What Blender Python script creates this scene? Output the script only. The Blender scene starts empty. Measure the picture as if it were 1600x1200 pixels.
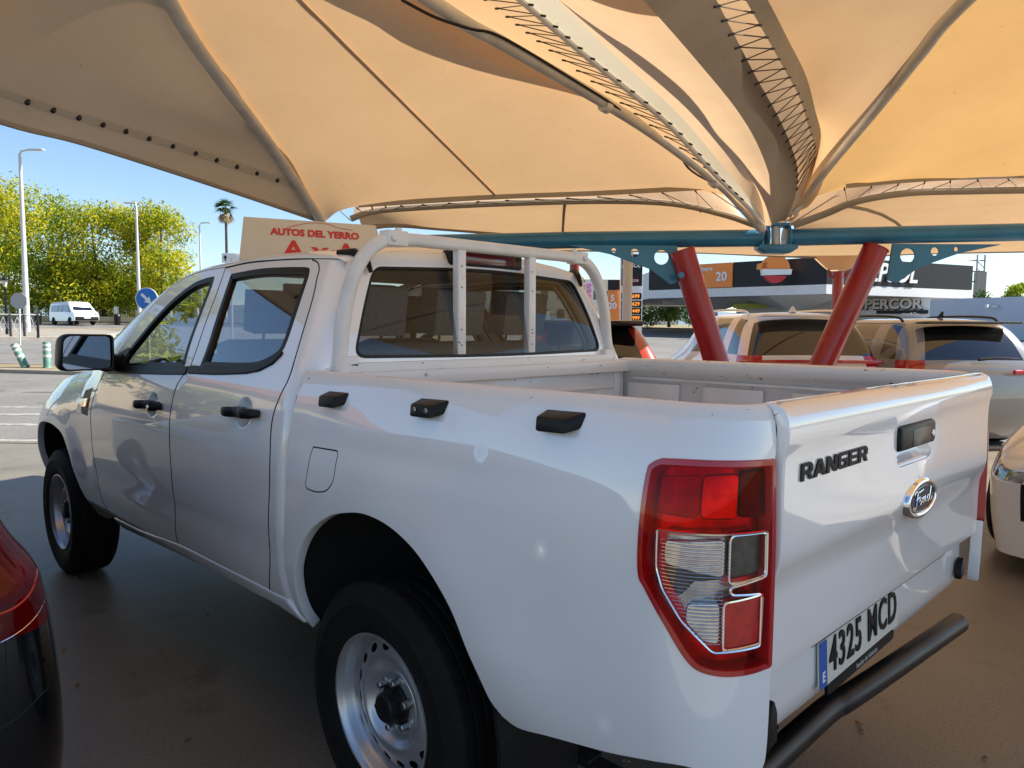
import bpy, bmesh, math, random
from mathutils import Vector, Matrix, noise
from mathutils.geometry import delaunay_2d_cdt
random.seed(7)
PI = math.pi
scene = bpy.context.scene
COL = scene.collection
# ------------------------------------------------------------------ camera
CX, CY, CZ = -1.7325, 2.0934, 1.4703
YAW, PIT, ROL, FPX = math.radians(-45.0643), math.radians(-4.338), math.radians(0.3267), 1171.8
CP = Vector((CX, CY, CZ))
FW = Vector((math.cos(YAW)*math.cos(PIT), math.sin(YAW)*math.cos(PIT), math.sin(PIT)))
_r = Vector((math.sin(YAW), -math.cos(YAW), 0)); _u = _r.cross(FW)
RT = _r*math.cos(ROL)+_u*math.sin(ROL); UP = -_r*math.sin(ROL)+_u*math.cos(ROL)
cd = bpy.data.cameras.new('camera'); cam = bpy.data.objects.new('camera', cd); COL.objects.link(cam)
m = Matrix((RT, UP, -FW)).transposed().to_4x4(); m.translation = CP
cam.matrix_world = m
cd.lens = FPX/1600*36; cd.sensor_width = 36; cd.clip_end = 5000; cd.clip_start = .02
scene.camera = cam
# ------------------------------------------------------------------ light
RH = Vector((_r.x, _r.y, 0)); FH = Vector((math.cos(YAW), math.sin(YAW), 0))
def F(l, D, z=0.0):                       # point in the canopy's own axes (l across, D away)
    p = Vector((CX, CY, 0))+RH*l+FH*D; return Vector((p.x, p.y, z))
SUN_E = math.radians(42)
sd = (RH*.985+FH*.17).normalized()
sunv = Vector((sd.x*math.cos(SUN_E), sd.y*math.cos(SUN_E), math.sin(SUN_E)))
w = bpy.data.worlds.new('World'); scene.world = w; w.use_nodes = True
nt = w.node_tree; bg = nt.nodes['Background']; sky = nt.nodes.new('ShaderNodeTexSky')
sky.sky_type = 'NISHITA'; sky.sun_disc = False; sky.sun_elevation = SUN_E
sky.sun_rotation = math.atan2(sd.x, sd.y); sky.air_density = 1.0; sky.dust_density = .3; sky.ozone_density = 3.5
nt.links.new(sky.outputs[0], bg.inputs[0]); bg.inputs[1].default_value = .085
sl = bpy.data.lights.new('sun', 'SUN'); so = bpy.data.objects.new('sun', sl); COL.objects.link(so)
sl.energy = 5.0; sl.angle = math.radians(.5); sl.color = (1, .94, .84)
so.rotation_euler = sunv.to_track_quat('Z', 'Y').to_euler()
scene.render.engine = 'CYCLES'
scene.view_settings.view_transform = 'Standard'; scene.view_settings.look = 'None'
scene.view_settings.exposure = 1.2
scene.cycles.max_bounces = 10; scene.cycles.transparent_max_bounces = 24; scene.cycles.diffuse_bounces = 5
# ------------------------------------------------------------------ helpers
def ray(px, py): return (FW*FPX+RT*(px-800)+UP*(600-py))/FPX
def P(px, py, D):                         # the place seen at a pixel, D metres away along the view
    d = ray(px, py); return CP+d*(D/d.dot(FH))
def lerp(t, pts):
    if t <= pts[0][0]: return pts[0][1]
    for (a, b), (c, d) in zip(pts, pts[1:]):
        if t <= c: return b+(d-b)*(t-a)/(c-a)
    return pts[-1][1]
def sm(t, pts):                           # smooth interpolation (cosine-free hermite)
    n = len(pts)
    if t <= pts[0][0]: return pts[0][1]
    if t >= pts[-1][0]: return pts[-1][1]
    for i in range(n-1):
        if t <= pts[i+1][0]: break
    def sl_(k):
        if k == 0: return (pts[1][1]-pts[0][1])/(pts[1][0]-pts[0][0])
        if k == n-1: return (pts[-1][1]-pts[-2][1])/(pts[-1][0]-pts[-2][0])
        return (pts[k+1][1]-pts[k-1][1])/(pts[k+1][0]-pts[k-1][0])
    h = pts[i+1][0]-pts[i][0]; s = (t-pts[i][0])/h
    return ((2*s**3-3*s*s+1)*pts[i][1]+(s**3-2*s*s+s)*h*sl_(i)+(-2*s**3+3*s*s)*pts[i+1][1]+(s**3-s*s)*h*sl_(i+1))
def catmull(pts, n=8, closed=False):
    pts = [Vector(p) for p in pts]; out = []; N = len(pts)
    for i in range(N if closed else N-1):
        p0 = pts[(i-1) % N] if closed or i > 0 else pts[0]*2-pts[1]
        p1, p2 = pts[i], pts[(i+1) % N]
        p3 = pts[(i+2) % N] if closed or i < N-2 else pts[-1]*2-pts[-2]
        for k in range(n):
            t = k/n
            out.append(.5*((2*p1)+(p2-p0)*t+(2*p0-5*p1+4*p2-p3)*t*t+(3*p1-p0-3*p2+p3)*t**3))
    if not closed: out.append(pts[-1])
    return out
def tag(o, label=None, cat=None, group=None, kind=None):
    if label: o['label'] = label
    if cat: o['category'] = cat
    if group: o['group'] = group
    if kind: o['kind'] = kind
    return o
def empty(name, loc=(0, 0, 0), label=None, cat=None, group=None, rz=0):
    o = bpy.data.objects.new(name, None); COL.objects.link(o); o.location = loc; o.rotation_euler.z = rz
    o.empty_display_size = .2
    return tag(o, label, cat, group)
def link(name, me, mat=None, parent=None):
    o = bpy.data.objects.new(name, me); COL.objects.link(o)
    if mat is not None and not me.materials:
        for q in (mat if isinstance(mat, (list, tuple)) else [mat]): me.materials.append(q)
    if parent is not None: o.parent = parent
    return o
def meshobj(name, vs, fs, mat=None, parent=None, smooth=False, normals=None, mi=None):
    me = bpy.data.meshes.new(name); me.from_pydata([tuple(v) for v in vs], [], fs); me.update()
    if mi: me.polygons.foreach_set('material_index', mi)
    if smooth:
        me.polygons.foreach_set('use_smooth', [True]*len(me.polygons))
        if normals: me.normals_split_custom_set_from_vertices([tuple(n) for n in normals])
    return link(name, me, mat, parent)
class MB:                                  # collects shapes of ONE mesh
    def __init__(s): s.v = []; s.f = []; s.m = []
    def add(s, vs, fs, mi=0):
        b = len(s.v); s.v += [Vector(v) for v in vs]; s.f += [[b+i for i in f] for f in fs]; s.m += [mi]*len(fs); return s
    def box(s, c, d, rot=None, mi=0):
        c = Vector(c); hx, hy, hz = d[0]/2, d[1]/2, d[2]/2
        vs = [Vector((x, y, z)) for x in (-hx, hx) for y in (-hy, hy) for z in (-hz, hz)]
        if rot is not None: vs = [rot @ v for v in vs]
        return s.add([c+v for v in vs], [(0, 1, 3, 2), (4, 6, 7, 5), (0, 4, 5, 1), (2, 3, 7, 6), (0, 2, 6, 4), (1, 5, 7, 3)], mi)
    def tube(s, pts, r, n=12, cap=True, mi=0, sq=None):
        pts = [Vector(p) for p in pts]; rings = []; R = r if isinstance(r, (list, tuple)) else [r]*len(pts)
        ref = None
        for i, p in enumerate(pts):
            t = (pts[min(i+1, len(pts)-1)]-pts[max(i-1, 0)]).normalized()
            if ref is None:
                ref = Vector((0, 0, 1)) if abs(t.z) < .9 else Vector((1, 0, 0))
            a = t.cross(ref).normalized(); b = a.cross(t).normalized(); ref = b
            ring = []
            for k in range(n):
                th = 2*PI*k/n
                if sq:
                    q = sq; cx = math.copysign(abs(math.cos(th))**q, math.cos(th)); sx = math.copysign(abs(math.sin(th))**q, math.sin(th))
                else: cx, sx = math.cos(th), math.sin(th)
                ring.append(p+a*cx*R[i]+b*sx*R[i])
            rings.append(ring)
        vs = [v for g in rings for v in g]; fs = []
        for i in range(len(pts)-1):
            for k in range(n):
                fs.append((i*n+k, i*n+(k+1) % n, (i+1)*n+(k+1) % n, (i+1)*n+k))
        if cap: fs.append(tuple(range(n))[::-1]); fs.append(tuple((len(pts)-1)*n+k for k in range(n)))
        return s.add(vs, fs, mi)
    def lathe(s, prof, M=None, n=48, mi=0):   # prof: (radius, height) along local z
        M = M or Matrix(); vs = []; fs = []; k = len(prof)
        for j in range(n):
            a = 2*PI*j/n
            for r, h in prof: vs.append(M @ Vector((r*math.cos(a), r*math.sin(a), h)))
        for j in range(n):
            for i in range(k-1):
                a, b = j*k+i, ((j+1) % n)*k+i
                fs.append((a, b, b+1, a+1))
        return s.add(vs, fs, mi)
    def prism(s, poly, M, h, mi=0):           # 2-D polygon extruded along local z of M from 0 to h
        n = len(poly); vs = [M @ Vector((x, y, 0)) for x, y in poly]+[M @ Vector((x, y, h)) for x, y in poly]
        fs = [tuple(range(n))[::-1], tuple(range(n, 2*n))]+[(i, (i+1) % n, n+(i+1) % n, n+i) for i in range(n)]
        return s.add(vs, fs, mi)
    def build(s, name, mat, parent=None, smooth=False, bevel=0, sharp=35):
        me = bpy.data.meshes.new(name); me.from_pydata([tuple(v) for v in s.v], [], s.f)
        me.polygons.foreach_set('material_index', s.m); me.update()
        if bevel:
            b = bmesh.new(); b.from_mesh(me)
            bmesh.ops.recalc_face_normals(b, faces=b.faces)
            es = [e for e in b.edges if len(e.link_faces) == 2 and e.calc_face_angle() > .5]
            bmesh.ops.bevel(b, geom=es, offset=bevel, segments=2, profile=.5, affect='EDGES', clamp_overlap=True)
            b.to_mesh(me); b.free(); smooth = True
        elif True:
            b = bmesh.new(); b.from_mesh(me); bmesh.ops.recalc_face_normals(b, faces=b.faces); b.to_mesh(me); b.free()
        if smooth:
            me.polygons.foreach_set('use_smooth', [True]*len(me.polygons))
            try: me.set_sharp_from_angle(angle=math.radians(sharp))
            except Exception: pass
        return link(name, me, mat, parent)
# ------------------------------------------------------------------ materials
MAT = {}
def mat(name, col, rough=.5, metal=0, coat=0, spec=.5, var=0, vscale=4, bump=0, bscale=40, col2=None, thr=None, trans=None, detail=5, rvar=0, bdist=.01):
    m = bpy.data.materials.new(name); m.use_nodes = True; n = m.node_tree.nodes; L = m.node_tree.links
    b = n['Principled BSDF']; b.inputs['Roughness'].default_value = rough; b.inputs['Metallic'].default_value = metal
    b.inputs['Coat Weight'].default_value = coat; b.inputs['Coat Roughness'].default_value = .02
    b.inputs['Specular IOR Level'].default_value = spec
    b.inputs['Base Color'].default_value = (*col, 1)
    g = n.new('ShaderNodeNewGeometry')
    if var or col2:
        t = n.new('ShaderNodeTexNoise'); t.inputs['Scale'].default_value = vscale; t.inputs['Detail'].default_value = detail
        L.new(g.outputs['Position'], t.inputs['Vector'])
        r = n.new('ShaderNodeValToRGB')
        c2 = col2 or tuple(max(0, c*(1-var)) for c in col); c1 = col if col2 else tuple(min(1, c*(1+var)) for c in col)
        lo, hi = thr or (.3, .7)
        r.color_ramp.elements[0].position = lo; r.color_ramp.elements[0].color = (*c2, 1)
        r.color_ramp.elements[1].position = hi; r.color_ramp.elements[1].color = (*c1, 1)
        L.new(t.outputs[0], r.inputs[0]); L.new(r.outputs[0], b.inputs['Base Color'])
    if rvar:
        t3 = n.new('ShaderNodeTexNoise'); t3.inputs['Scale'].default_value = 6; L.new(g.outputs['Position'], t3.inputs['Vector'])
        mr = n.new('ShaderNodeMapRange'); mr.inputs[3].default_value = rough-rvar; mr.inputs[4].default_value = rough+rvar
        L.new(t3.outputs[0], mr.inputs[0]); L.new(mr.outputs[0], b.inputs['Roughness'])
    if bump:
        t2 = n.new('ShaderNodeTexNoise'); t2.inputs['Scale'].default_value = bscale; t2.inputs['Detail'].default_value = 4
        L.new(g.outputs['Position'], t2.inputs['Vector'])
        bp = n.new('ShaderNodeBump'); bp.inputs['Strength'].default_value = bump; bp.inputs['Distance'].default_value = bdist
        L.new(t2.outputs[0], bp.inputs['Height']); L.new(bp.outputs[0], b.inputs['Normal'])
    MAT[name] = m; return m
def glassmat(name, tint, gloss=(1, 1, 1), ior=1.5, boost=0.0, rough=0.0):
    m = bpy.data.materials.new(name); m.use_nodes = True; n = m.node_tree.nodes; L = m.node_tree.links; n.clear()
    o = n.new('ShaderNodeOutputMaterial'); mx = n.new('ShaderNodeMixShader'); t = n.new('ShaderNodeBsdfTransparent'); g = n.new('ShaderNodeBsdfGlossy')
    t.inputs[0].default_value = (*tint, 1); g.inputs[0].default_value = (*gloss, 1); g.inputs['Roughness'].default_value = rough
    f = n.new('ShaderNodeLayerWeight'); f.inputs[0].default_value = .5; pw = n.new('ShaderNodeMath'); pw.operation = 'POWER'; pw.inputs[1].default_value = 4.2; L.new(f.outputs['Facing'], pw.inputs[0])
    f0 = ((ior-1)/(ior+1))**2*1.6+boost; a = n.new('ShaderNodeMath'); a.operation = 'MULTIPLY_ADD'; a.inputs[1].default_value = 1-f0; a.inputs[2].default_value = f0; a.use_clamp = True
    L.new(pw.outputs[0], a.inputs[0]); L.new(a.outputs[0], mx.inputs[0]); L.new(t.outputs[0], mx.inputs[1]); L.new(g.outputs[0], mx.inputs[2]); L.new(mx.outputs[0], o.inputs[0])
    MAT[name] = m; return m
def paint(name, col, rough=.28, coat=1, chip=False, cior=1.85):
    m = mat(name, col, rough, 0, coat, .5, var=.03, vscale=3)
    n = m.node_tree.nodes; L = m.node_tree.links; b = n['Principled BSDF']
    g = n.new('ShaderNodeNewGeometry')
    t = n.new('ShaderNodeTexNoise'); t.inputs['Scale'].default_value = 2.2; t.inputs['Detail'].default_value = 1
    L.new(g.outputs['Position'], t.inputs['Vector'])
    bp = n.new('ShaderNodeBump'); bp.inputs['Strength'].default_value = .12; bp.inputs['Distance'].default_value = .012
    L.new(t.outputs[0], bp.inputs['Height']); L.new(bp.outputs[0], b.inputs['Coat Normal']); b.inputs['Coat IOR'].default_value = cior
    if chip:
        old = b.inputs['Base Color'].links[0].from_socket
        t2 = n.new('ShaderNodeTexNoise'); t2.inputs['Scale'].default_value = 22; t2.inputs['Detail'].default_value = 6; t2.inputs['Roughness'].default_value = .65
        mp = n.new('ShaderNodeMapping'); mp.inputs['Scale'].default_value = (1, .5, 1.6); L.new(g.outputs['Position'], mp.inputs[0]); L.new(mp.outputs[0], t2.inputs['Vector'])
        r = n.new('ShaderNodeValToRGB'); r.color_ramp.elements[0].position = .645; r.color_ramp.elements[1].position = .66; L.new(t2.outputs[0], r.inputs[0])
        mx = n.new('ShaderNodeMixRGB'); L.new(r.outputs[0], mx.inputs[0]); L.new(old, mx.inputs[1]); mx.inputs[2].default_value = (.09, .045, .025, 1)
        L.new(mx.outputs[0], b.inputs['Base Color'])
    return m
WHITE = paint('white_paint', (.86, .86, .85), rough=.33)
WHITEC = paint('chipped_white_paint', (.78, .77, .74), .45, .2, chip=True)
WHITEI = mat('scuffed_white_paint', (.72, .70, .66), .4, coat=.2, var=.08, vscale=7)
BLKPAINT = paint('black_paint', (.004, .004, .0045), .25, cior=1.45)
PLASTIC = mat('black_plastic', (.009, .009, .0095), .42, spec=.28, bump=.15, bscale=300, bdist=.001)
DARK = mat('dark_void', (.006, .006, .006), .9)
SEAL = mat('black_rubber_seal', (.007, .007, .0075), .4, spec=.3)
RUBBER = mat('tyre_rubber', (.008, .0075, .007), .72, spec=.22, var=.3, vscale=9, bump=.1, bscale=150, bdist=.002)
STEEL = mat('silver_wheel_steel', (.55, .55, .56), .32, .75, var=.06, vscale=14, rvar=.08)
CHROME = mat('chrome', (.85, .85, .86), .08, 1)
NUT = mat('dull_steel', (.45, .44, .42), .35, 1, bump=.2, bscale=200, bdist=.001)
FABRIC = mat('grey_seat_fabric', (.16, .155, .15), .85, var=.15, vscale=60)
DASH = mat('grey_dash_plastic', (.16, .16, .155), .6)
HEAD = mat('light_headliner', (.5, .48, .44), .9)
GLASS = glassmat('window_glass', (.42, .45, .44), ior=1.62, boost=.09)
RGLASS = glassmat('rear_window_glass', (.74, .76, .74), ior=1.40, boost=-.012)
WSGLASS = glassmat('windscreen_glass', (.78, .82, .80))
DGLASS = mat('privacy_glass', (.006, .006, .007), .03, coat=1, spec=.7)
MIRROR = mat('mirror_glass', (.6, .6, .6), .02, 1)
REDL = glassmat('red_lens', (.90, .012, .012), gloss=(1, .9, .9), ior=1.5, boost=-.05)
REDS = mat('solid_red_lens', (.42, .006, .008), .12, coat=1, var=.2, vscale=10)
CLEARL = glassmat('clear_lens', (.97, .97, .97), ior=1.5, boost=-.05)
ORANGEL = mat('orange_lens', (.8, .2, .02), .15, coat=1)
LETTER = mat('black_lettering', (.006, .006, .006), .5, spec=.2)
BLUEP = mat('teal_paint', (.014, .17, .34), .35, coat=.3, var=.18, vscale=3, bump=.1, bscale=60, bdist=.002)
REDP = mat('red_post_paint', (.30, .006, .010), .3, coat=.35, var=.12, vscale=4, rvar=.08)
GALV = mat('painted_grey_tube', (.60, .60, .57), .4, .1, var=.12, vscale=6)
WPLAIN = mat('plain_white_paint', (.78, .78, .77), .5, var=.05)
def membrane(name, col, tr, mixf=.45, dirt=.12):
    m = bpy.data.materials.new(name); m.use_nodes = True; n = m.node_tree.nodes; L = m.node_tree.links; n.clear()
    o = n.new('ShaderNodeOutputMaterial'); mx = n.new('ShaderNodeMixShader'); d = n.new('ShaderNodeBsdfDiffuse'); t = n.new('ShaderNodeBsdfTranslucent')
    g = n.new('ShaderNodeNewGeometry'); ns = n.new('ShaderNodeTexNoise'); ns.inputs['Scale'].default_value = .9; ns.inputs['Detail'].default_value = 10; ns.inputs['Roughness'].default_value = .72
    mp = n.new('ShaderNodeMapping'); mp.inputs['Scale'].default_value = (1, 1, .35); L.new(g.outputs['Position'], mp.inputs[0]); L.new(mp.outputs[0], ns.inputs['Vector'])
    r = n.new('ShaderNodeValToRGB'); r.color_ramp.elements[0].position = .25; r.color_ramp.elements[1].position = .7
    k = 1-dirt
    r.color_ramp.elements[0].color = (k, k*.97, k*.92, 1); r.color_ramp.elements[1].color = (1, 1, 1, 1); L.new(ns.outputs[0], r.inputs[0])
    # small dark specks of dirt
    vo = n.new('ShaderNodeTexNoise'); vo.inputs['Scale'].default_value = 26; vo.inputs['Detail'].default_value = 2; L.new(g.outputs['Position'], vo.inputs['Vector'])
    r2 = n.new('ShaderNodeValToRGB'); r2.color_ramp.elements[0].position = .755; r2.color_ramp.elements[0].color = (1, 1, 1, 1); r2.color_ramp.elements[1].position = .78; r2.color_ramp.elements[1].color = (.6, .5, .4, 1)
    L.new(vo.outputs[0], r2.inputs[0])
    def mul(a, c):
        x = n.new('ShaderNodeMixRGB'); x.blend_type = 'MULTIPLY'; x.inputs[0].default_value = 1; L.new(a, x.inputs[1])
        if isinstance(c, tuple): x.inputs[2].default_value = (*c, 1)
        else: L.new(c, x.inputs[2])
        return x.outputs[0]
    base = mul(r.outputs[0], r2.outputs[0])
    L.new(mul(base, col), d.inputs[0]); L.new(mul(base, tr), t.inputs[0])
    bn = n.new('ShaderNodeTexNoise'); bn.inputs['Scale'].default_value = 3.0; bn.inputs['Detail'].default_value = 6; mp2 = n.new('ShaderNodeMapping'); mp2.inputs['Rotation'].default_value = (.3, 0, .9); mp2.inputs['Scale'].default_value = (1, .25, 1); L.new(g.outputs['Position'], mp2.inputs[0]); L.new(mp2.outputs[0], bn.inputs['Vector'])
    bp = n.new('ShaderNodeBump'); bp.inputs['Strength'].default_value = .3; bp.inputs['Distance'].default_value = .05; L.new(bn.outputs[0], bp.inputs['Height'])
    L.new(bp.outputs[0], d.inputs['Normal'])
    mx.inputs[0].default_value = mixf
    L.new(d.outputs[0], mx.inputs[1]); L.new(t.outputs[0], mx.inputs[2]); L.new(mx.outputs[0], o.inputs[0])
    MAT[name] = m; return m
MEMB = membrane('canopy_membrane', (.74, .57, .39), (.80, .50, .25), .31)
MEMD = membrane('shade_toned_membrane', (.66, .54, .40), (.72, .48, .28), .24, .12)  # darker fabric for skirt and seam; the skirt's shade is put in as colour
MEMO = membrane('sun_toned_membrane', (.74, .54, .32), (.82, .47, .17), .33)  # more orange copy of the fabric; sun glow put into its colour
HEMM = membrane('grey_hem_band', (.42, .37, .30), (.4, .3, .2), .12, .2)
# ------------------------------------------------------------------ trimmed surface panels
def resample(pts, step):
    out = []
    for i in range(len(pts)):
        a = Vector(pts[i]); b = Vector(pts[(i+1) % len(pts)]); n = max(1, int((b-a).length/step+.5))
        for k in range(n): out.append(a+(b-a)*k/n)
    return out
def inside(p, poly):
    x, y = p; c = False; n = len(poly); j = n-1
    for i in range(n):
        xi, yi = poly[i]; xj, yj = poly[j]
        if (yi > y) != (yj > y) and x < (xj-xi)*(y-yi)/(yj-yi)+xi: c = not c
        j = i
    return c
def bdist(p, poly, lim):
    for q in poly:
        if abs(q[0]-p[0]) < lim and abs(q[1]-p[1]) < lim: return True
    return False
def area2(poly): return sum(poly[i][0]*poly[(i+1) % len(poly)][1]-poly[(i+1) % len(poly)][0]*poly[i][1] for i in range(len(poly)))
def chamf(poly, r=.006):                      # take the point off each sharp corner
    out = []; n = len(poly)
    for i in range(n):
        p, a, b = Vector(poly[i]), Vector(poly[i-1]), Vector(poly[(i+1) % n])
        u, v = (a-p), (b-p)
        if u.length < 1e-6 or v.length < 1e-6: continue
        if u.angle(v) < 2.6:
            k = min(r, u.length*.45, v.length*.45); out.append(p+u.normalized()*k); out.append(p+(u.normalized()+v.normalized())*k*.3); out.append(p+v.normalized()*k)
        else: out.append(p)
    return out
def rounded(poly, r, n=5):
    out = []; N = len(poly)
    for i in range(N):
        p, a, b = Vector(poly[i]), Vector(poly[i-1]), Vector(poly[(i+1) % N]); rr = r[i] if isinstance(r, (list, tuple)) else r
        u, v = (a-p), (b-p); k = min(rr, u.length*.48, v.length*.48)
        if k < 1e-4: out.append(p); continue
        A = p+u.normalized()*k; B = p+v.normalized()*k
        for j in range(n+1):
            t = j/n; out.append(A*(1-t)**2+p*2*t*(1-t)+B*t*t)
    return out
def panel(name, outline, surf, mat_, parent=None, holes=(), step=.025, edge=.012, roll=.0015, off=0, bstep=None, flip=False, mirror=False, refine=(), raw=False, noflange=()):
    bstep = bstep or step
    rings = []
    for k, poly in enumerate([outline]+list(holes)):
        poly = [Vector((p[0], p[1])) for p in poly]
        if not raw: poly = chamf(poly)
        poly = resample(poly, bstep)
        if (area2(poly) > 0) != (k == 0): poly.reverse()
        rings.append(poly)
    vs = []; es = []
    for poly in rings:
        b = len(vs); vs += poly; es += [(b+i, b+(i+1) % len(poly)) for i in range(len(poly))]
    nb = len(vs)
    xs = [p[0] for p in rings[0]]; ys = [p[1] for p in rings[0]]
    def grid(x0, x1, y0, y1, st):
        nx = int((x1-x0)/st)+1; ny = int((y1-y0)/st)+1
        for i in range(nx+1):
            for j in range(ny+1):
                q = Vector((x0+(i+(.5 if j % 2 else 0))*st, y0+j*st))
                if not inside(q, rings[0]) or any(inside(q, h) for h in rings[1:]): continue
                if bdist(q, vs[:nb], st*.55): continue
                if st == step and any((q-Vector((c[0], c[1]))).length < c[2] for c in refine): continue
                vs.append(q)
    grid(min(xs), max(xs), min(ys), max(ys), step)
    for (a, b, rad, st) in refine: 
        s0 = len(vs); grid(a-rad, a+rad, b-rad, b+rad, st)
        vs[s0:] = [q for q in vs[s0:] if (q-Vector((a, b))).length < rad]
    ov, oe, of, a1, a2, a3 = delaunay_2d_cdt(vs, es, [], 0, 1e-6)
    fs = []
    for f in of:
        c = sum((ov[i] for i in f), Vector((0, 0)))/len(f)
        if inside(c, rings[0]) and not any(inside(c, h) for h in rings[1:]): fs.append(list(f))
    e = 1e-3
    def nrm(q):
        a = surf(q[0]+e, q[1])-surf(q[0]-e, q[1]); b = surf(q[0], q[1]+e)-surf(q[0], q[1]-e)
        n = a.cross(b)
        return (-n if flip else n).normalized()
    V = []; N = []
    for q in ov:
        n = nrm(q); V.append(surf(q[0], q[1])+n*off); N.append(n)
    fs = [(f if not flip else f[::-1]) for f in fs]
    # make sure triangles are CCW in parameter space
    F2 = []
    for f in fs:
        a, b, c = (ov[f[0]], ov[f[1]], ov[f[2]])
        ccw = (b-a).x*(c-a).y-(b-a).y*(c-a).x > 0
        F2.append(f if ccw != flip else f[::-1])
    fs = F2
    if edge:
        look = {}
        for i, q in enumerate(ov): look.setdefault((round(q[0], 5), round(q[1], 5)), i)
        for poly in rings:
            n = len(poly); idx = []; r1 = []; r2 = []
            for i in range(n):
                q = poly[i]; t = (poly[(i+1) % n]-poly[i-1])
                t = t.normalized() if t.length > 1e-9 else Vector((1, 0)); o2 = Vector((t.y, -t.x))
                id_ = look.get((round(q[0], 5), round(q[1], 5)))
                if id_ is None: id_ = min(range(len(ov)), key=lambda j: (ov[j]-q).length_squared)
                idx.append(id_); nn = nrm(q); base = surf(q[0], q[1])+nn*off
                q2 = q+o2*e*2; tg = (surf(q2[0], q2[1])-surf(q[0], q[1])).normalized()
                a = base+tg*roll-nn*roll; b = a-nn*edge
                r1.append(len(V)); V.append(a); N.append((nn*.35+tg).normalized())
                r2.append(len(V)); V.append(b); N.append(tg)
            for i in range(n):
                j = (i+1) % n
                for A, B in ((idx, r1), (r1, r2)):
                    f = [A[i], B[i], B[j], A[j]]
                    fs.append(f if not flip else f[::-1])
    if mirror:
        b = len(V); V += [Vector((v.x, -v.y, v.z)) for v in V]; N += [Vector((n.x, -n.y, n.z)) for n in N]
        fs += [[b+i for i in f][::-1] for f in fs]
    fs = [f for f in fs if len(set(f)) == len(f)]
    return meshobj(name, V, fs, mat_, parent, True, N)
def pl(*segs, n=5):                           # closed outline out of smooth segments joined at corners
    out = []
    for s in segs:
        if len(s) > 2: c = catmull([(a, b, 0) for a, b in s], n)
        else: c = [Vector((a, b, 0)) for a, b in s]
        for p in c:
            q = Vector((p[0], p[1]))
            if not out or (out[-1]-q).length > 1e-3: out.append(q)
    if (out[0]-out[-1]).length < 1e-3: out.pop()
    return out
def textmesh(body, size, extrude=.002, offset=0, shear=0, spacing=1, align='CENTER', xs=1):
    c = bpy.data.curves.new('t', 'FONT'); c.body = body; c.size = size; c.extrude = extrude; c.offset = offset; c.shear = shear
    c.space_character = spacing; c.align_x = align; c.align_y = 'CENTER'; c.resolution_u = 3
    o = bpy.data.objects.new('t', c); COL.objects.link(o); bpy.context.view_layer.update()
    me = bpy.data.meshes.new_from_object(o); bpy.data.objects.remove(o); bpy.data.curves.remove(c)
    for v in me.vertices: v.co.x *= xs
    return me
def text(name, body, size, M, mat_, parent=None, **k):
    me = textmesh(body, size, **k); me.transform(M); me.materials.clear()
    return link(name, me, mat_, parent)
def frame(o, xdir, ydir):                     # matrix with local x, y directions
    x = Vector(xdir).normalized(); z = x.cross(Vector(ydir)).normalized(); y = z.cross(x)
    M = Matrix((x, y, z)).transposed().to_4x4(); M.translation = Vector(o); return M
# ================================================================== THE PICKUP TRUCK
truck = empty('pickup_truck', (1.2, 0, 0), 'white double cab pickup truck with roll bar and open bed, nearest in the photo', 'pickup truck')
TI = Matrix.Translation((-1.2, 0, 0))
def own(o, parent=truck):                     # parent while keeping place in the world
    o.parent = parent
    if parent is truck: o.matrix_parent_inverse = TI
    return o
_link = link
def link(name, me, mat=None, parent=None):
    o = _link(name, me, mat, None)
    if parent is not None: own(o, parent)
    return o
OB = [(.40, -.12), (.46, -.085), (.52, -.045), (.60, -.020), (.70, -.006), (.80, 0), (.92, .003), (1.02, .003), (1.09, -.001), (1.16, -.012), (1.24, -.032), (1.30, -.055)]
WX = [(-1.2, .905), (-.9, .922), (0, .93), (.4, .925), (2.4, .925), (3.2, .93), (3.5, .905), (3.75, .85), (3.95, .72)]
ZF = [(2.3, 1.25), (2.6, 1.235), (3.0, 1.19), (3.4, 1.11), (3.7, 1.01), (3.95, .86)]
def gau(x, z, a, b, ra, rb): return math.exp(-((x-a)/ra)**2-((z-b)/rb)**2)
def oz(z, x=0):
    v = sm(z, OB) if z < 1.3 else -.055-.46*(z-1.3)-.15*(z-1.3)**2
    if x > 2.35:
        zf = lerp(x, ZF); k = max(0, (z-(zf-.22))/.22); v = sm(min(z, 1.08), OB)-.09*k*k*min(1, (x-2.35)/.3)+ (1-min(1, (x-2.35)/.3))*(sm(min(z, 1.3), OB)-sm(min(z, 1.08), OB))
    # handle cups
    if .5 < x < 1.9 and 1 < z < 1.3:
        for a, b in ((1.618, 1.13), (.772, 1.167)):
            d = math.hypot((x-a)/.062, (z-b)/.056)
            if d < 1: v -= .020*(1-d**4)**2
    # flares round the arches, soft character line on the bed side
    for (a, b, R0, amp) in ((-.03, .47, .50, .022), (3.19, .46, .47, .02)):
        r = math.hypot(x-a, (z-b))
        if r < R0+.32 and z > .42: 
            t = (r-R0)/.16; v += amp*math.exp(-t*t)*min(1, max(0, (z-.5)/.2))
    v += -.006*gau(x, z, -.15, 1.12, .5, .035)*(1 if x < .45 else 0)
    if .5 < x < 2.45: v += -.006*math.exp(-((z-.72)/.07)**2)
    return v
RC, XC = .17, -.94
def S(s, z):
    if s >= XC: return Vector((s, sm(s, WX)+oz(z, s), z))
    th = (XC-s)/RC; wd = sm(s, WX); k = oz(z, s)
    if th <= PI/2: return Vector((XC-math.sin(th)*(RC+k*.3), wd-RC+math.cos(th)*(RC+k), z))
    return Vector((XC-RC-k*.3, wd-RC-(th-PI/2)*RC, z))
PS = dict(surf=S, flip=False)
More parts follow.
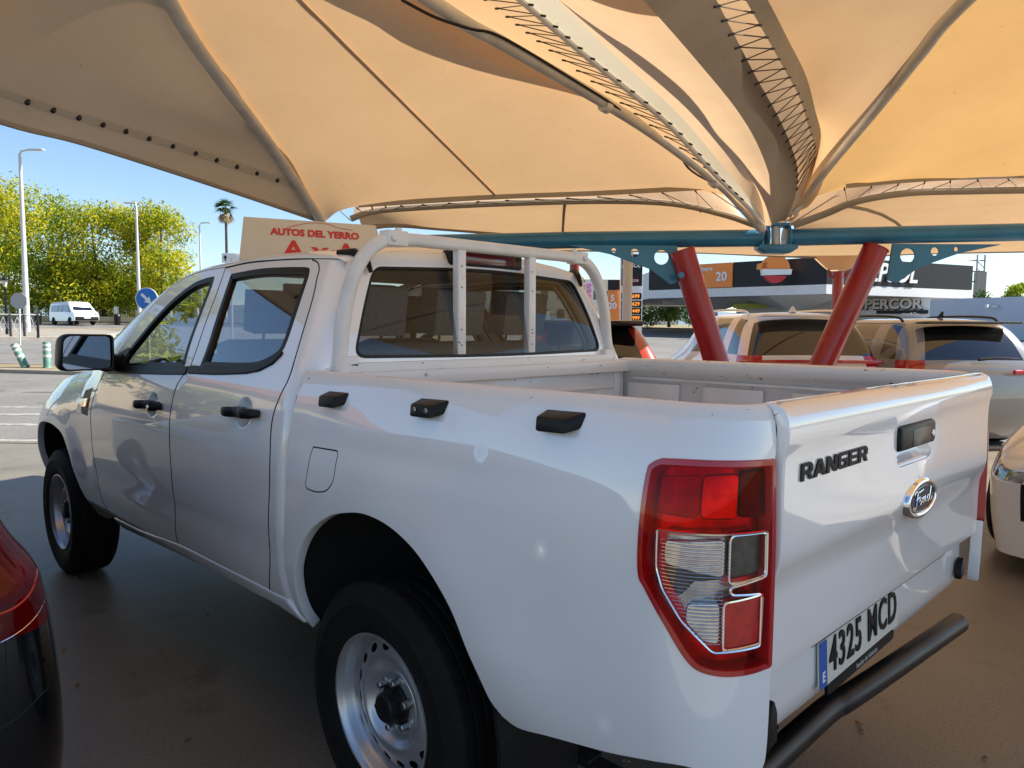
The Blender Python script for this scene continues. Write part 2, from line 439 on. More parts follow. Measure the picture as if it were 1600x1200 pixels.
# outward normal for increasing s (x) and z : dS/ds x dS/dz = x cross z = -y  -> flip
arch_r = [(.421, .482), (.418, .502), (.412, .592), (.391, .678), (.346, .773), (.269, .856), (.158, .92), (.057, .95), (-.036, .962), (-.142, .95), (-.24, .914), (-.313, .864), (-.382, .798), (-.427, .728), (-.468, .646), (-.49, .59), (-.52, .556)]
arch_f = [(3.66, .5), (3.65, .63), (3.6, .75), (3.5, .84), (3.36, .895), (3.18, .915), (3.0, .905), (2.87, .866), (2.77, .76), (2.72, .65), (2.70, .54), (2.72, .447)]
door_f = [(2.30, 1.245), (2.385, 1.145), (2.435, 1.04), (2.44, .93), (2.432, .78), (2.413, .667), (2.387, .552), (2.347, .497)]
TL = [(2.30, 1.255), (2.216, 1.33), (2.15, 1.46), (2.06, 1.58), (1.93, 1.672), (1.726, 1.712), (1.473, 1.721), (1.268, 1.732), (1.057, 1.728), (.876, 1.722), (.74, 1.714), (.62, 1.706), (.545, 1.70)]
bcut_up = [(1.473, 1.718), (1.425, 1.616), (1.386, 1.491), (1.352, 1.385), (1.335, 1.304)]
bcut_lo = [(1.335, 1.304), (1.375, 1.262), (1.405, 1.22), (1.417, 1.16), (1.417, 1.0), (1.411, .85), (1.415, .72), (1.44, .60), (1.456, .552)]
rd_rear = [(.80, 1.715), (.74, 1.711), (.69, 1.698), (.655, 1.672), (.639, 1.64), (.60, 1.565), (.566, 1.458), (.54, 1.36), (.53, 1.295), (.548, 1.24), (.566, 1.167), (.558, 1.06), (.56, .941), (.574, .809), (.585, .674), (.633, .566)]
taill = [(-1.177, 1.226), (-1.129, 1.227), (-.998, 1.226), (-.935, 1.222), (-.915, 1.203), (-.909, 1.165), (-.909, 1.07), (-.912, 1.0), (-.928, .975), (-.97, .915), (-1.005, .862), (-1.03, .838), (-1.07, .828), (-1.12, .827), (-1.168, .83), (-1.177, .842)]
win1 = pl([(1.387, 1.296), (1.43, 1.40), (1.46, 1.506), (1.504, 1.635), (1.535, 1.684)], [(1.535, 1.684), (1.62, 1.679), (1.732, 1.657), (1.857, 1.596), (1.966, 1.509), (2.05, 1.415), (2.12, 1.33), (2.15, 1.262)], [(2.15, 1.262), (1.387, 1.296)])
win2 = pl([(1.238, 1.303), (1.251, 1.387), (1.287, 1.483), (1.332, 1.598), (1.372, 1.688)], [(1.372, 1.688), (1.131, 1.697), (.916, 1.692), (.757, 1.684)], [(.757, 1.684), (.722, 1.676), (.702, 1.65), (.691, 1.62), (.66, 1.515), (.638, 1.42), (.645, 1.38), (.68, 1.352), (.75, 1.327), (.83, 1.315), (.97, 1.309)], [(.97, 1.309), (1.238, 1.303)])
def inset(poly, d):
    out = []; n = len(poly); sgn = 1 if area2(poly) > 0 else -1
    for i in range(n):
        t = (poly[(i+1) % n]-poly[i-1]).normalized(); out.append(poly[i]+Vector((-t.y, t.x))*sgn*d)
    return out
def shift(pts, dx): return [(a+dx, b) for a, b in pts]
def sidepanel(name, outline, mat_=WHITE, parent=truck, surf=S, **k):
    return panel(name, outline, surf, mat_, parent, flip=True, **k)
def mirrored(o, parent=truck, name=None):
    me = o.data.copy()
    import numpy as np
    n = len(me.vertices); co = np.empty(n*3); me.vertices.foreach_get('co', co); co = co.reshape(-1, 3); 
    nr = np.empty(len(me.corner_normals)*3); me.corner_normals.foreach_get('vector', nr); nr = nr.reshape(-1, 3)
    vn = np.zeros((n, 3)); vi = np.empty(len(me.loops), dtype=int); me.loops.foreach_get('vertex_index', vi); vn[vi] = nr
    co[:, 1] *= -1; vn[:, 1] *= -1; me.vertices.foreach_set('co', co.ravel()); me.flip_normals(); me.update()
    me.normals_split_custom_set_from_vertices([tuple(v) for v in vn])
    return link(name or o.name.split('.')[0], me, None, parent)
fuel = rounded([Vector(p) for p in ((.287, 1.108), (.132, 1.114), (.128, 1.025), (.165, .988), (.23, .974), (.309, .975))], [.012, .02, .03, .03, .03, .03])
# --- front fender
topf = [(2.31, 1.25), (2.6, 1.235), (3.0, 1.19), (3.4, 1.11), (3.7, 1.01), (3.93, .87)]
fend_out = pl(shift(door_f, .009), [(2.353, .49), (2.6, .437), (2.72, .44)], arch_f[::-1], [(3.66, .5), (3.90, .52)], [(3.90, .52), (3.94, .7), (3.93, .87)], topf[::-1])
vent = [Vector(p) for p in ((2.60, 1.13), (2.455, 1.155), (2.49, 1.0), (2.60, 1.005), (2.615, 1.06))]
fender = sidepanel('front_fender', fend_out, holes=[vent], step=.035, bstep=.02, edge=.03, roll=.004)
def ventpart(side, base):
    mb = MB()
    o1 = sidepanel('side_vent', inset(vent, .002), PLASTIC, None, off=-.004, step=.02, edge=.012)
    own(o1, base)
    z1 = rounded([Vector(p) for p in ((2.605, 1.085), (2.50, 1.095), (2.51, 1.05), (2.61, 1.045))], .006)
    l = sidepanel('indicator_lens', z1, ORANGEL, None, off=.003, step=.02, edge=.008); own(l, base)
    c = sidepanel('indicator_clear_section', [Vector(p) for p in ((2.545, 1.088), (2.505, 1.092), (2.514, 1.053), (2.553, 1.049))], CHROME, None, off=.005, step=.02, edge=.004); own(c, base)
    return o1
ventpart(1, fender)
fr = mirrored(fender)
# --- doors
dh = ((1.618, 1.13, .085, .007), (.772, 1.167, .085, .007))
fd_out = pl(TL[0:7], bcut_up, bcut_lo, [(1.456, .552), (1.9, .515), (2.347, .497)], door_f[::-1], [(2.30, 1.245), (2.30, 1.255)])
fdoor = sidepanel('front_door', fd_out, holes=[win1], refine=[dh[0]], edge=.03)
rd_out = pl([(1.463, 1.716), (1.268, 1.7265), (1.057, 1.7245), (.9, 1.7195), (.80, 1.715)], rd_rear, [(.633, .566), (1.0, .558), (1.45, .555)], shift(bcut_lo[::-1], -.010), shift(bcut_up[::-1], -.010))
rdoor = sidepanel('rear_door', rd_out, holes=[win2], refine=[dh[1]], edge=.03)
def windowparts(dr, wn, belt):
    fr_ = sidepanel('window_seal', wn, SEAL, None, holes=[inset(wn, .022)], off=.0015, step=.03, bstep=.02, edge=.02, roll=.003); own(fr_, dr)
    gl = sidepanel('window_glass', inset(wn, .018), GLASS, None, off=-.012, step=.06, edge=0); own(gl, dr)
    bm_ = sidepanel('belt_moulding', belt, PLASTIC, None, off=.008, step=.02, edge=.012, roll=.004); own(bm_, dr)
    return [fr_, gl, bm_]
def beltstrip(top, h): return [Vector((a, b)) for a, b in top]+[Vector((a, b-h)) for a, b in top[::-1]]
b1 = beltstrip([(2.27, 1.262), (1.9, 1.277), (1.60, 1.288), (1.343, 1.300)], .026)
w2low = [(1.325, 1.304), (1.1, 1.308), (.97, 1.312), (.83, 1.319), (.75, 1.330), (.68, 1.354), (.645, 1.382)]
b2 = [Vector(p) for p in w2low]+[Vector(p) for p in [(.628, 1.375), (.668, 1.34), (.742, 1.314), (.826, 1.302), (.97, 1.292), (1.1, 1.285), (1.325, 1.279)]]
for mside in (0, 1):
    if mside == 0:
        p1 = windowparts(fdoor, win1, b1); p2 = windowparts(rdoor, win2, b2)
        sail = sidepanel('mirror_base', pl([(2.10, 1.27), (2.085, 1.345), (2.11, 1.36)], [(2.11, 1.36), (2.215, 1.325), (2.27, 1.27)], [(2.27, 1.27), (2.10, 1.27)]), PLASTIC, None, off=.006, step=.03); own(sail, fdoor)
    else:
        fd2 = mirrored(fdoor); rd2 = mirrored(rdoor)
        for o in p1+[sail]: mirrored(o, None).parent = fd2
        for o in p2: mirrored(o, None).parent = rd2
def handle(x0, x1, z, dr, side=1):
    mb = MB(); pts = []
    for i in range(13):
        t = i/12; x = x0+(x1-x0)*t; y = S(x, z)[1]+.006+.030*math.sin(PI*min(1, max(0, t)))**.35
        pts.append((x, side*y, z+.008*(t-.5)))
    rs = [.012+.007*math.sin(PI*i/12)**.3 for i in range(13)]
    mb.tube(pts, rs, 14, sq=.6)
    return own(mb.build('door_handle', PLASTIC, None, smooth=True, sharp=60), dr)
handle(1.745, 1.565, 1.130, fdoor); k_ = MB(); k_.tube([(1.555, S(1.54, 1.13)[1], 1.131), (1.525, S(1.52, 1.13)[1]+.034, 1.131), (1.50, S(1.50, 1.13)[1]+.006, 1.131)], [.017, .019, .013], 14, sq=.6)
own(k_.build('handle_cap', PLASTIC, smooth=True, sharp=60), fdoor)
kk = MB(); kk.lathe([(0, .004), (.008, .004), (.010, 0)], frame((1.525, S(1.525, 1.131)[1]+.052, 1.131), (1, 0, 0), (0, 0, 1)) @ Matrix.Rotation(PI, 4, 'X'), 16)
own(kk.build('key_lock', CHROME, smooth=True), fdoor)
handle(.885, .645, 1.170, rdoor)
handle(1.745, 1.50, 1.130, fd2, -1); handle(.885, .645, 1.170, rd2, -1)
def gapline(pts2, depth=.0035, r=.0048, surf=S, mir=True):
    pp = []
    c = [Vector((p[0], p[1])) for p in catmull([(a, b, 0) for a, b in pts2], 5)]
    for p in c:
        a = surf(p[0]+1e-3, p[1])-surf(p[0]-1e-3, p[1]); b = surf(p[0], p[1]+1e-3)-surf(p[0], p[1]-1e-3); n = b.cross(a).normalized(); pp.append(surf(p[0], p[1])-n*depth)
    for s_ in ((1, -1) if mir else (1,)):
        mb = MB(); mb.tube([Vector((v.x, v.y*s_, v.z)) for v in pp], r, 6); mb.build('panel_gap_shade', DARK, truck, smooth=True)  # dark tube put in as the shade inside each panel gap
gapline(shift(door_f, .0045)); gapline(shift(bcut_lo, -.005)); gapline(shift(bcut_up, -.005)); gapline(shift(rd_rear[1:], -.0045)); gapline([(a, b+.0015) for a, b in TL[:11]], .004, .0035)
gapline([(.447, 1.25), (.444, 1.17), (.446, .9), (.456, .56)], .012, .007)
gapline([tuple(p) for p in inset(fuel, .003)]+[tuple(inset(fuel, .003)[0])], .002, .0022, mir=False)
# --- sill
sill = sidepanel('side_sill', pl([(2.347, .488), (1.967, .500), (1.463, .545), (1.063, .551), (.633, .558), (.50, .565)], [(.50, .565), (.44, .50)], [(.44, .50), (.58, .522), (.78, .518), (1.036, .515), (1.35, .505), (1.83, .475), (2.30, .445)]), step=.02, edge=.03, roll=.008, off=.007)
mirrored(sill)
# --- cab rear quarter and back wall in one skin
XB = [(.5, .47), (1.22, .465), (1.34, .445), (1.69, .515), (1.80, .57)]
RB = [(.5, .04), (1.22, .045), (1.36, .082), (1.70, .10), (1.8, .10)]
def xb(z): return sm(z, XB)
def rb(z): return sm(z, RB)
def Cb(u, z):
    if u > .9: v = Cb(1.8-u, z); return Vector((v.x, -v.y, v.z))
    xs = xb(z)+rb(z); y0 = sm(xs, WX)+oz(z, max(xs, .46)); R = rb(z)
    if u <= 0:
        x = xs-u; return Vector((x, sm(x, WX)+oz(z, x), z))
    if u < .15:
        th = u/.15*PI/2; return Vector((xb(z)+R*(1-math.sin(th)), y0-R*(1-math.cos(th)), z))
    k = (u-.15)/.75; y = (y0-R)*(1-k); return Vector((xb(z)-.02*(1-(1-k)**2), y, z))
def uof(x, z): return xb(z)+rb(z)-x
dc = [(uof(x-.009, z), z) for x, z in [(.80, 1.7145)]+rd_rear[1:]]
roofback = [(uof(.545, 1.70), 1.70), (.05, 1.703), (.15, 1.722), (.30, 1.742), (.55, 1.755), (.9, 1.76)]
half = [(uof(.80, 1.715), 1.7145)]+[(uof(.70, 1.71), 1.7105)]+roofback
left = catmull([(a, b, 0) for a, b in half], 4)
seq = [(p[0], p[1]) for p in left]+[(1.8-p[0], p[1]) for p in left[::-1][1:]]
dcs = [(p[0], p[1]) for p in catmull([(a, b, 0) for a, b in dc], 4)]
outl = seq+[(1.8-a, b) for a, b in dcs][1:]+dcs[::-1][:-1]
outl = [Vector(p) for p in outl]
wr = rounded([Vector(p) for p in ((.232, 1.362), (.20, 1.55), (.188, 1.682), (.9, 1.705), (1.612, 1.682), (1.60, 1.55), (1.568, 1.362), (.9, 1.352))], [.05, 0.1, .045, .3, .045, .1, .05, .3])
cabb = panel('cab_rear', outl, Cb, WHITE, truck, holes=[wr], flip=False, step=.028, edge=.02)
rg = panel('rear_window_seal', wr, Cb, SEAL, None, holes=[inset(wr, .009)], flip=False, off=.001, step=.05, edge=.012); own(rg, cabb)
rg = panel('rear_window', inset(wr, .006), Cb, RGLASS, None, flip=False, off=-.004, step=.08, edge=0); own(rg, cabb)
# --- roof, pillars, windscreen
IL = [(2.95, .80, 1.19), (2.75, .775, 1.33), (2.45, .72, 1.49), (2.2, .665, 1.61), (1.93, .615, 1.70), (1.7, .60, 1.74), (1.47, .60, 1.752), (1.268, .60, 1.757), (1.057, .60, 1.757), (.876, .60, 1.753), (.74, .595, 1.748), (.62, .585, 1.738), (.55, .57, 1.722)]
T3 = catmull([S(x, z) for x, z in TL], 4); I3 = catmull(IL, 4)
def loft(name, rows, mat_, parent=truck, both=False, close=False):
    nr, nc = len(rows), len(rows[0]); vs = [v for r in rows for v in r]; fs = []
    for i in range(nr-1):
        for j in range(nc-1): fs.append((i*nc+j, i*nc+j+1, (i+1)*nc+j+1, (i+1)*nc+j))
    return meshobj(name, vs, fs, mat_, parent, True)
rows = []
for a, b in zip(T3, I3):
    a = Vector(a); b = Vector(b); a = a+Vector((0, 0, .003)); q = Vector(((a.x+b.x)/2, a.y-.012, b.z-.004+(a.z-b.z)*.05)); 
    rows.append([a+Vector((0, -.02, 0))]+[a*(1-t)**2+q*2*t*(1-t)+b*t*t for t in [k/7 for k in range(8)]])
def crown(b, i, t):                            # t from -1 to 1 across
    x = i/4
    c = .05 if x > 4.5 else (.05+.0*(4.5-x)); k = 1-t*t
    fx = .10*k*max(0, min(1, (5-x)/2.5))
    return Vector((b.x+fx, b.y*t, b.z+ (c if x > 4 else c*.35*(1 if x < 3 else 1)) * (k if x > 4 else k)*(1 if x > 4 else 1)))
full = []
for i, (r, b) in enumerate(zip(rows, I3)):
    b = Vector(b); across = [crown(b, i, t) for t in [1-k/8 for k in range(1, 16)]]
    if i < len(rows)-1 or True: full.append(r+across+[Vector((v.x, -v.y, v.z)) for v in r[::-1]])
hdr = 18
roofrows = full[hdr:]
last = roofrows[-1]; 
tail1 = [Vector((v.x-.02, v.y*.985, v.z-.012)) for v in last]; tail2 = [Vector((v.x-.018, v.y*.98, v.z-.035)) for v in last]
roof = loft('roof', roofrows+[tail1, tail2], WHITE)
for sgn in (1, -1):
    rr = [[Vector((v.x, v.y*sgn, v.z)) for v in r] for r in rows[:hdr+1]]
    rr = [r+[r[-1]+Vector((-.02, -.05*sgn, -.01))] for r in rr]
    loft('windscreen_pillar', rr, WHITE)
ws = loft('windscreen', [[crown(Vector(I3[i]), i, t) for t in [1-k/8 for k in range(0, 17)]] for i in range(0, hdr+1)], WSGLASS)
# black rain channels at the rear roof corners
for sgn in (1, -1):
    mb = MB(); mb.tube([(.60, .632*sgn, 1.728), (.545, .60*sgn, 1.729), (.505, .575*sgn, 1.705), (.485, .572*sgn, 1.66)], [.012, .016, .013, .008], 8); mb.build('roof_corner_seal', SEAL, truck, smooth=True)
# --- brake light, on the roof edge
bl_ = MB(); bl_.box((.525, 0, 1.738), (.06, .40, .062)); brk = bl_.build('high_brake_light', PLASTIC, truck, bevel=.012)
b2_ = MB(); b2_.box((.494, 0, 1.738), (.012, .30, .040)); own(b2_.build('brake_light_lens', mat('maroon_lens', (.11, .004, .012), .15, coat=.6), bevel=.004), brk)
# --- hood and front
rowsH = []
for k in range(11):
    x = 2.36+(3.90-2.36)*k/10; e0 = S(x, lerp(x, ZF)-.004); rowsH.append([Vector((x+.10*(1-t*t)*(k/10), (e0.y-.006)*t, e0.z+.002+.075*(1-abs(t)**3)*(1-.3*k/10))) for t in [1-j/10 for j in range(21)]])
hood = loft('hood', rowsH, WHITE)
mb = MB()
prof = [(-.70, .45), (.70, .45), (.74, .86), (.6, .93), (-.6, .93), (-.74, .86)]
mb.prism(prof, frame((3.88, 0, 0), (0, 1, 0), (0, 0, 1)), .1)
nose = mb.build('front_bumper', WHITE, truck, bevel=.03)
g_ = MB()
for i in range(4): g_.box((4.0, 0, .62+i*.07), (.03, 1.0, .03))
own(g_.build('grille', PLASTIC, bevel=.006), nose)
for sgn in (1, -1):
    h_ = MB(); h_.box((3.93, .66*sgn, .80), (.12, .26, .17)); h_.build('headlight', CLEARL, truck, bevel=.03)
# --- bed side
rail_top = [(.425, 1.292), (.1, 1.298), (-.3, 1.302), (-.93, 1.302), (-1.05, 1.300), (-1.187, 1.298)]
bed_out = pl(rail_top, [(-1.187, 1.298), (-1.186, 1.25), (-1.178, 1.226)], [(-1.177, 1.226), (-1.129, 1.227), (-.998, 1.226), (-.94, 1.223)], [(-.94, 1.223), (-.92, 1.212), (-.911, 1.19), (-.909, 1.07), (-.912, 1.0), (-.925, .978)], [(-.925, .978), (-.97, .915), (-1.005, .862), (-1.03, .838), (-1.07, .828), (-1.12, .827), (-1.177, .831)], [(-1.177, .831), (-1.177, .80), (-1.175, .66), (-1.165, .625)], [(-1.165, .625), (-1.07, .632), (-.985, .640), (-.829, .60), (-.662, .566), (-.566, .545), (-.52, .556)], arch_r[::-1], [(.421, .482), (.445, .50), (.448, .56)], [(.448, .56), (.437, .9), (.435, 1.172), (.435, 1.24), (.425, 1.292)])
tlh = [Vector(p) for p in taill]
tlc = pl(taill[:3][::1]) if False else None
tl_poly = pl([(-1.1765, 1.226), (-1.129, 1.227), (-.998, 1.226), (-.94, 1.223)], [(-.94, 1.223), (-.92, 1.212), (-.911, 1.19), (-.909, 1.07), (-.912, 1.0), (-.925, .978)], [(-.925, .978), (-.97, .915), (-1.005, .862), (-1.03, .838), (-1.07, .828), (-1.12, .827), (-1.1765, .831)], [(-1.1765, .831), (-1.1765, 1.226)], n=4)
bed = sidepanel('bed_side', bed_out, holes=[fuel], step=.03, bstep=.018, edge=.03, roll=.0025)
own(sidepanel('fuel_gap_shade', inset(fuel, -.004), DARK, None, off=-.007, step=.05, edge=0), bed); own(sidepanel('fuel_flap', inset(fuel, .006), WHITE, None, step=.02, bstep=.012, edge=.012, roll=.001), bed)  # dark sheet behind the flap, put in as shade for its gap
bedr = mirrored(bed)
def railrows(sgn):
    rows_ = []
    ss = [(.435-(i/40)*(.435+.94)) for i in range(41)]+[-.94-(i/14)*.247 for i in range(1, 15)]
    for s in ss:
        a = S(s, lerp(-s, [(-p[0], p[1]) for p in rail_top])-.004); nx = (S(s, 1.25)-S(s, 1.29)).normalized()
        th = max(0, min(PI/2, (XC-s)/RC)); dirin = Vector((math.sin(th), -math.cos(th), 0))
        top = 1.328
        inner = Vector((max(s, -1.055), .795 if s > XC else max(.70, min(.795, S(s, 1.3).y)), top-.004))
        crest = a+dirin*.028; crest.z = top
        q = a+Vector((0, 0, 0)); c1 = Vector((a.x+dirin.x*.004, a.y+dirin.y*.004, top-.006))
        r_ = [a+(c1-a)*0, a*.25+c1*.5+crest*.25, c1*.35+crest*.65, crest, crest*.5+inner*.5, inner, inner+Vector((0, -.003, -.008)), inner+Vector((0, -.003, -.055)), inner+Vector((0, .018, -.06)), Vector((inner.x, inner.y+.02, .975))]
        rows_.append([Vector((v.x, v.y*sgn, v.z)) for v in r_])
    return rows_
for sgn in (1, -1): loft('bed_rail', railrows(sgn), WHITEC)
# bed interior : front wall, floor, wheel boxes, ribs
mb = MB(); mb.box((.42, 0, 1.06), (.03, 1.60, .46)); mb.box((.40, 0, 1.292), (.06, 1.64, .05)); mb.box((.403, 0, 1.20), (.012, 1.50, .02)); mb.box((.403, 0, .98), (.012, 1.5, .02))
for k in range(-3, 4): mb.box((.402, k*.2, 1.09), (.008, .04, .18))
mb.build('bed_front_wall', WHITEC, truck, bevel=.005)
mb = MB(); mb.box((-.33, 0, .83), (1.50, .98, .03))
for k in range(-5, 6): mb.box((-.33, k*.08, .85), (1.48, .035, .012))
mb.build('bed_floor', WHITEI, truck)
for sgn in (1, -1):
    mb = MB(); mb.box((0, .70*sgn, 1.03), (.8, .2, .07)); mb.build('wheel_box', WHITEI, truck, bevel=.05)
    mb = MB()
    for x0 in (.24, -.16, -.56, -.90): mb.box((x0, .805*sgn, 1.10), (.28, .016, .23))
    mb.box((-.35, .808*sgn, 1.235), (1.42, .012, .014))
    mb.build('bed_inner_rib', WHITEI, truck, bevel=.006)
# dark sheet put in as the shade between cab and bed, then underbody
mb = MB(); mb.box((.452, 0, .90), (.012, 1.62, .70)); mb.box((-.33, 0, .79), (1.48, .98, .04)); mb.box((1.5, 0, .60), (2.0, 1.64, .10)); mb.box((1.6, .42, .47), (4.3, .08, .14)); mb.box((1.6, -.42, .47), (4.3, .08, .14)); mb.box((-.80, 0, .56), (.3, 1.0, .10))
mb.tube([(0, -.72, .37), (0, .72, .37)], .05, 12); mb.lathe([(0, -.12), (.1, -.1), (.15, 0), (.1, .1), (0, .12)], Matrix.Translation((0, 0, .37)), 20); mb.tube([(3.22, -.7, .37), (3.22, .7, .37)], .04, 10)
for sgn in (1, -1):
    for i in range(6): mb.box((-.05, .56*sgn, .30+i*.012), (1.1-.15*i, .06, .01))
mb.build('chassis', DARK, truck)
# wheel housings
for ar, yb in ((arch_r, .50), (arch_f, .55)):
    for sgn in (1, -1):
        pts = catmull([(a, b, 0) for a, b in ar], 3); rows_ = []
        for p in pts:
            o_ = S(p[0], p[1]); cx_ = 0 if ar is arch_r else 3.2; o_.x += (o_.x-cx_)*.012; o_.z += (o_.z-.45)*.012; rows_.append([Vector((o_.x, sgn*(o_.y-.036), o_.z)), Vector((o_.x, sgn*yb, o_.z+.03)), Vector((0 if ar is arch_r else 3.2, sgn*(yb-.01), .5))])
        loft('wheel_housing', rows_, DARK)
# mud flap : a curved black sheet behind each rear wheel
for sgn in (1, -1):
    vs = []; fs = []; pr = [(-.375, .80), (-.425, .735), (-.463, .65), (-.485, .57), (-.497, .48), (-.503, .38), (-.506, .27)]
    mb = MB()
    for (a, b), (c, d) in zip(pr, pr[1:]):
        y0 = S(a, max(b, .55))[1]-.004; y1 = .62
        if b < .56: y0 = .90
        y0b = S(c, max(d, .55))[1]-.004 if d > .56 else .90
        for t0 in (0,):
            A = [Vector((a, y0, b)), Vector((a, y1, b)), Vector((c, y1, d)), Vector((c, y0b, d))]; B = [v+Vector((-.012, 0, 0)) for v in A]
            V8 = [Vector((v.x, v.y*sgn, v.z)) for v in A+B]
            mb.add(V8, [(0, 1, 2, 3), (7, 6, 5, 4), (0, 4, 5, 1), (1, 5, 6, 2), (2, 6, 7, 3), (3, 7, 4, 0)])
    mb.build('mud_flap', PLASTIC, truck)
# --- tailgate
TGX = [(.78, -1.090), (.80, -1.0935), (.84, -1.094), (.97, -1.096), (1.0, -1.104), (1.03, -1.112), (1.08, -1.113), (1.16, -1.111), (1.225, -1.112), (1.26, -1.118), (1.285, -1.119), (1.305, -1.113), (1.32, -1.098), (1.328, -1.07)]
def TG(y, z):
    x = sm(z, TGX) if z <= 1.328 else -1.07
    x += .020*gau(y, z, -.01, 1.165, .14, .055)*(1 if z < 1.5 else 0)*0
    x -= .018*(1-(y/.75)**2)*0
    x += .012*math.exp(-((y-.30)/.2)**2-((z-.99)/.03)**2)*0
    # soft dish either side of the badge
    r = math.hypot((y+.03)/.30, (z-1.02)/.14)
    x -= .010*math.exp(-r*r)
    return Vector((x, y, z))
def TGp(a, b):                                 # parameter (y, run over the top)
    if b <= 1.31: return TG(a, b)
    t = (b-1.31); 
    if t < .03:
        k = t/.03*PI/2; e = TG(a, 1.31); return Vector((e.x+.022*(1-math.cos(k)), a, 1.31+.019*math.sin(k)))
    e = TG(a, 1.31); return Vector((e.x+.022+(t-.03), a, 1.329))
hc = rounded([Vector(p) for p in ((.135, 1.233), (-.145, 1.233), (-.145, 1.125), (.135, 1.125))], [.012, .012, .035, .035])
tg_o = [Vector(p) for p in ((.742, .797), (.742, 1.365), (-.742, 1.365), (-.742, .797))]
tail = panel('tailgate', tg_o, TGp, WHITE, truck, holes=[hc], flip=True, step=.03, bstep=.02, edge=.02, roll=.004)
mb = MB(); mb.box((-1.035, 0, 1.065), (.02, 1.46, .49)); mb.box((-1.045, 0, 1.312), (.04, 1.46, .015)); own(mb.build('tailgate_inner_panel', WHITEI, bevel=.004), tail)
# scooped hand cup behind the handle
def Cup(y, z):
    d = max(abs(y+.005)/.14, abs(z-1.18)/.054); b = TG(y, z)
    k = max(0, 1-max(0, d)**3); return b+Vector((.030*k, 0, 0))
own(panel('handle_cup', inset(hc, -.001), Cup, WHITE, None, flip=True, step=.012, bstep=.012, edge=0), tail)
mb = MB(); mb.box((-1.111, -.005, 1.199), (.026, .272, .062)); th_ = own(mb.build('tailgate_handle', PLASTIC, bevel=.010), tail)
mb = MB(); mb.box((-1.1235, -.02, 1.196), (.004, .14, .044)); own(mb.build('handle_paddle', mat('satin_black', (.03, .03, .032), .3), bevel=.004), tail)
mb = MB(); mb.lathe([(0, .003), (.008, .003), (.009, 0)], frame((-1.1235, -.112, 1.196), (0, -1, 0), (0, 0, 1)), 20); own(mb.build('tailgate_lock', CHROME, smooth=True), tail)
# oval badge
def ell(a, b, n=48): return [(a*math.cos(2*PI*k/n), b*math.sin(2*PI*k/n)) for k in range(n)]
MBd = frame((-1.121, -.035, 1.030), (0, -1, 0), (0, 0, 1))
def ovalring(name, prof, mat_, parent):        # prof (scale offset, height)
    mb = MB(); n = 56; vs = []; fs = []
    for k in range(n):
        a = 2*PI*k/n
        for d, h in prof: vs.append(MBd @ Vector(((.118+d)*math.cos(a), (.052+d)*math.sin(a), h)))
    q = len(prof)
    for k in range(n):
        for i in range(q-1): fs.append((k*q+i, ((k+1) % n)*q+i, ((k+1) % n)*q+i+1, k*q+i+1))
    mb.add(vs, fs); return own(mb.build(name, mat_, smooth=True, sharp=60), parent)
ovalring('badge_rim', [(0.002, -.012), (0, 0.004), (-.005, .010), (-.012, .011), (-.016, .007), (-.017, .004)], CHROME, tail)
mb = MB(); mb.prism(ell(.1025, .0365), MBd, .006); bdg = own(mb.build('badge', mat('dark_blue_enamel', (.004, .006, .02), .3, spec=.15), smooth=True), tail)
ovalring('badge_inner_line', [(-.0185, .006), (-.0185, .0085), (-.021, .0085), (-.021, .006)], CHROME, tail)
script = [[(-.052, .012), (-.060, .020), (-.050, .026), (-.030, .022), (-.010, .024), (.0, .026)], [(-.036, .022), (-.040, .0), (-.050, -.020), (-.062, -.022), (-.064, -.012)], [(-.048, .003), (-.034, .005), (-.022, .008)],
          [(-.016, .004), (-.024, -.004), (-.020, -.014), (-.010, -.010), (-.008, .0), (-.016, .004)], [(-.008, .0), (.0, .002), (.006, .004)], [(.006, .004), (.008, -.014)], [(.007, -.004), (.014, .004), (.020, .003)], [(.020, .003), (.018, -.012), (.026, -.012)],
          [(.046, .002), (.034, .003), (.030, -.008), (.036, -.014), (.046, -.006), (.052, .012), (.056, .026)], [(.050, .006), (.050, -.012), (.060, -.014), (.070, -.006)]]
mb = MB()
for st in script: mb.tube([MBd @ Vector((x, y, .0075)) for x, y, z in catmull([(a*1.12, b*.92, 0) for a, b in st], 5)], .0022, 6)
own(mb.build('badge_lettering', CHROME, smooth=True), tail)
# lettering RANGER in cut angular capitals
def glyphs(word):
    G = {'R': [[(0, 0), (0, 1), (.62, 1), (.8, .82), (.8, .5), (.66, .38), (.82, 0), (.58, 0), (.44, .36), (.22, .36), (.22, 0)], [(.22, .56), (.56, .56), (.56, .8), (.22, .8)]],
         'A': [[(0, 0), (.32, 1), (.58, 1), (.9, 0), (.66, 0), (.61, .18), (.29, .18), (.24, 0)], [(.35, .38), (.55, .38), (.45, .76)]],
         'N': [[(0, 0), (0, 1), (.24, 1), (.58, .38), (.58, 1), (.8, 1), (.8, 0), (.57, 0), (.22, .62), (.22, 0)]],
         'G': [[(.14, 0), (0, .16), (0, .84), (.14, 1), (.8, 1), (.8, .8), (.22, .8), (.22, .2), (.58, .2), (.58, .4), (.38, .4), (.38, .58), (.8, .58), (.8, 0)]],
         'E': [[(0, 0), (0, 1), (.74, 1), (.74, .8), (.22, .8), (.22, .6), (.70, .6), (.70, .41), (.22, .41), (.22, .2), (.74, .2), (.74, 0)]]}
    x = 0; out = []
    for ch in word: out.append((x, G[ch])); x += {'A': .95, 'E': .82}.get(ch, .88)
    return out, x
gl, wd = glyphs('RANGER'); mb = MB(); Hc = .035; Wc = .352
from mathutils.geometry import tessellate_polygon
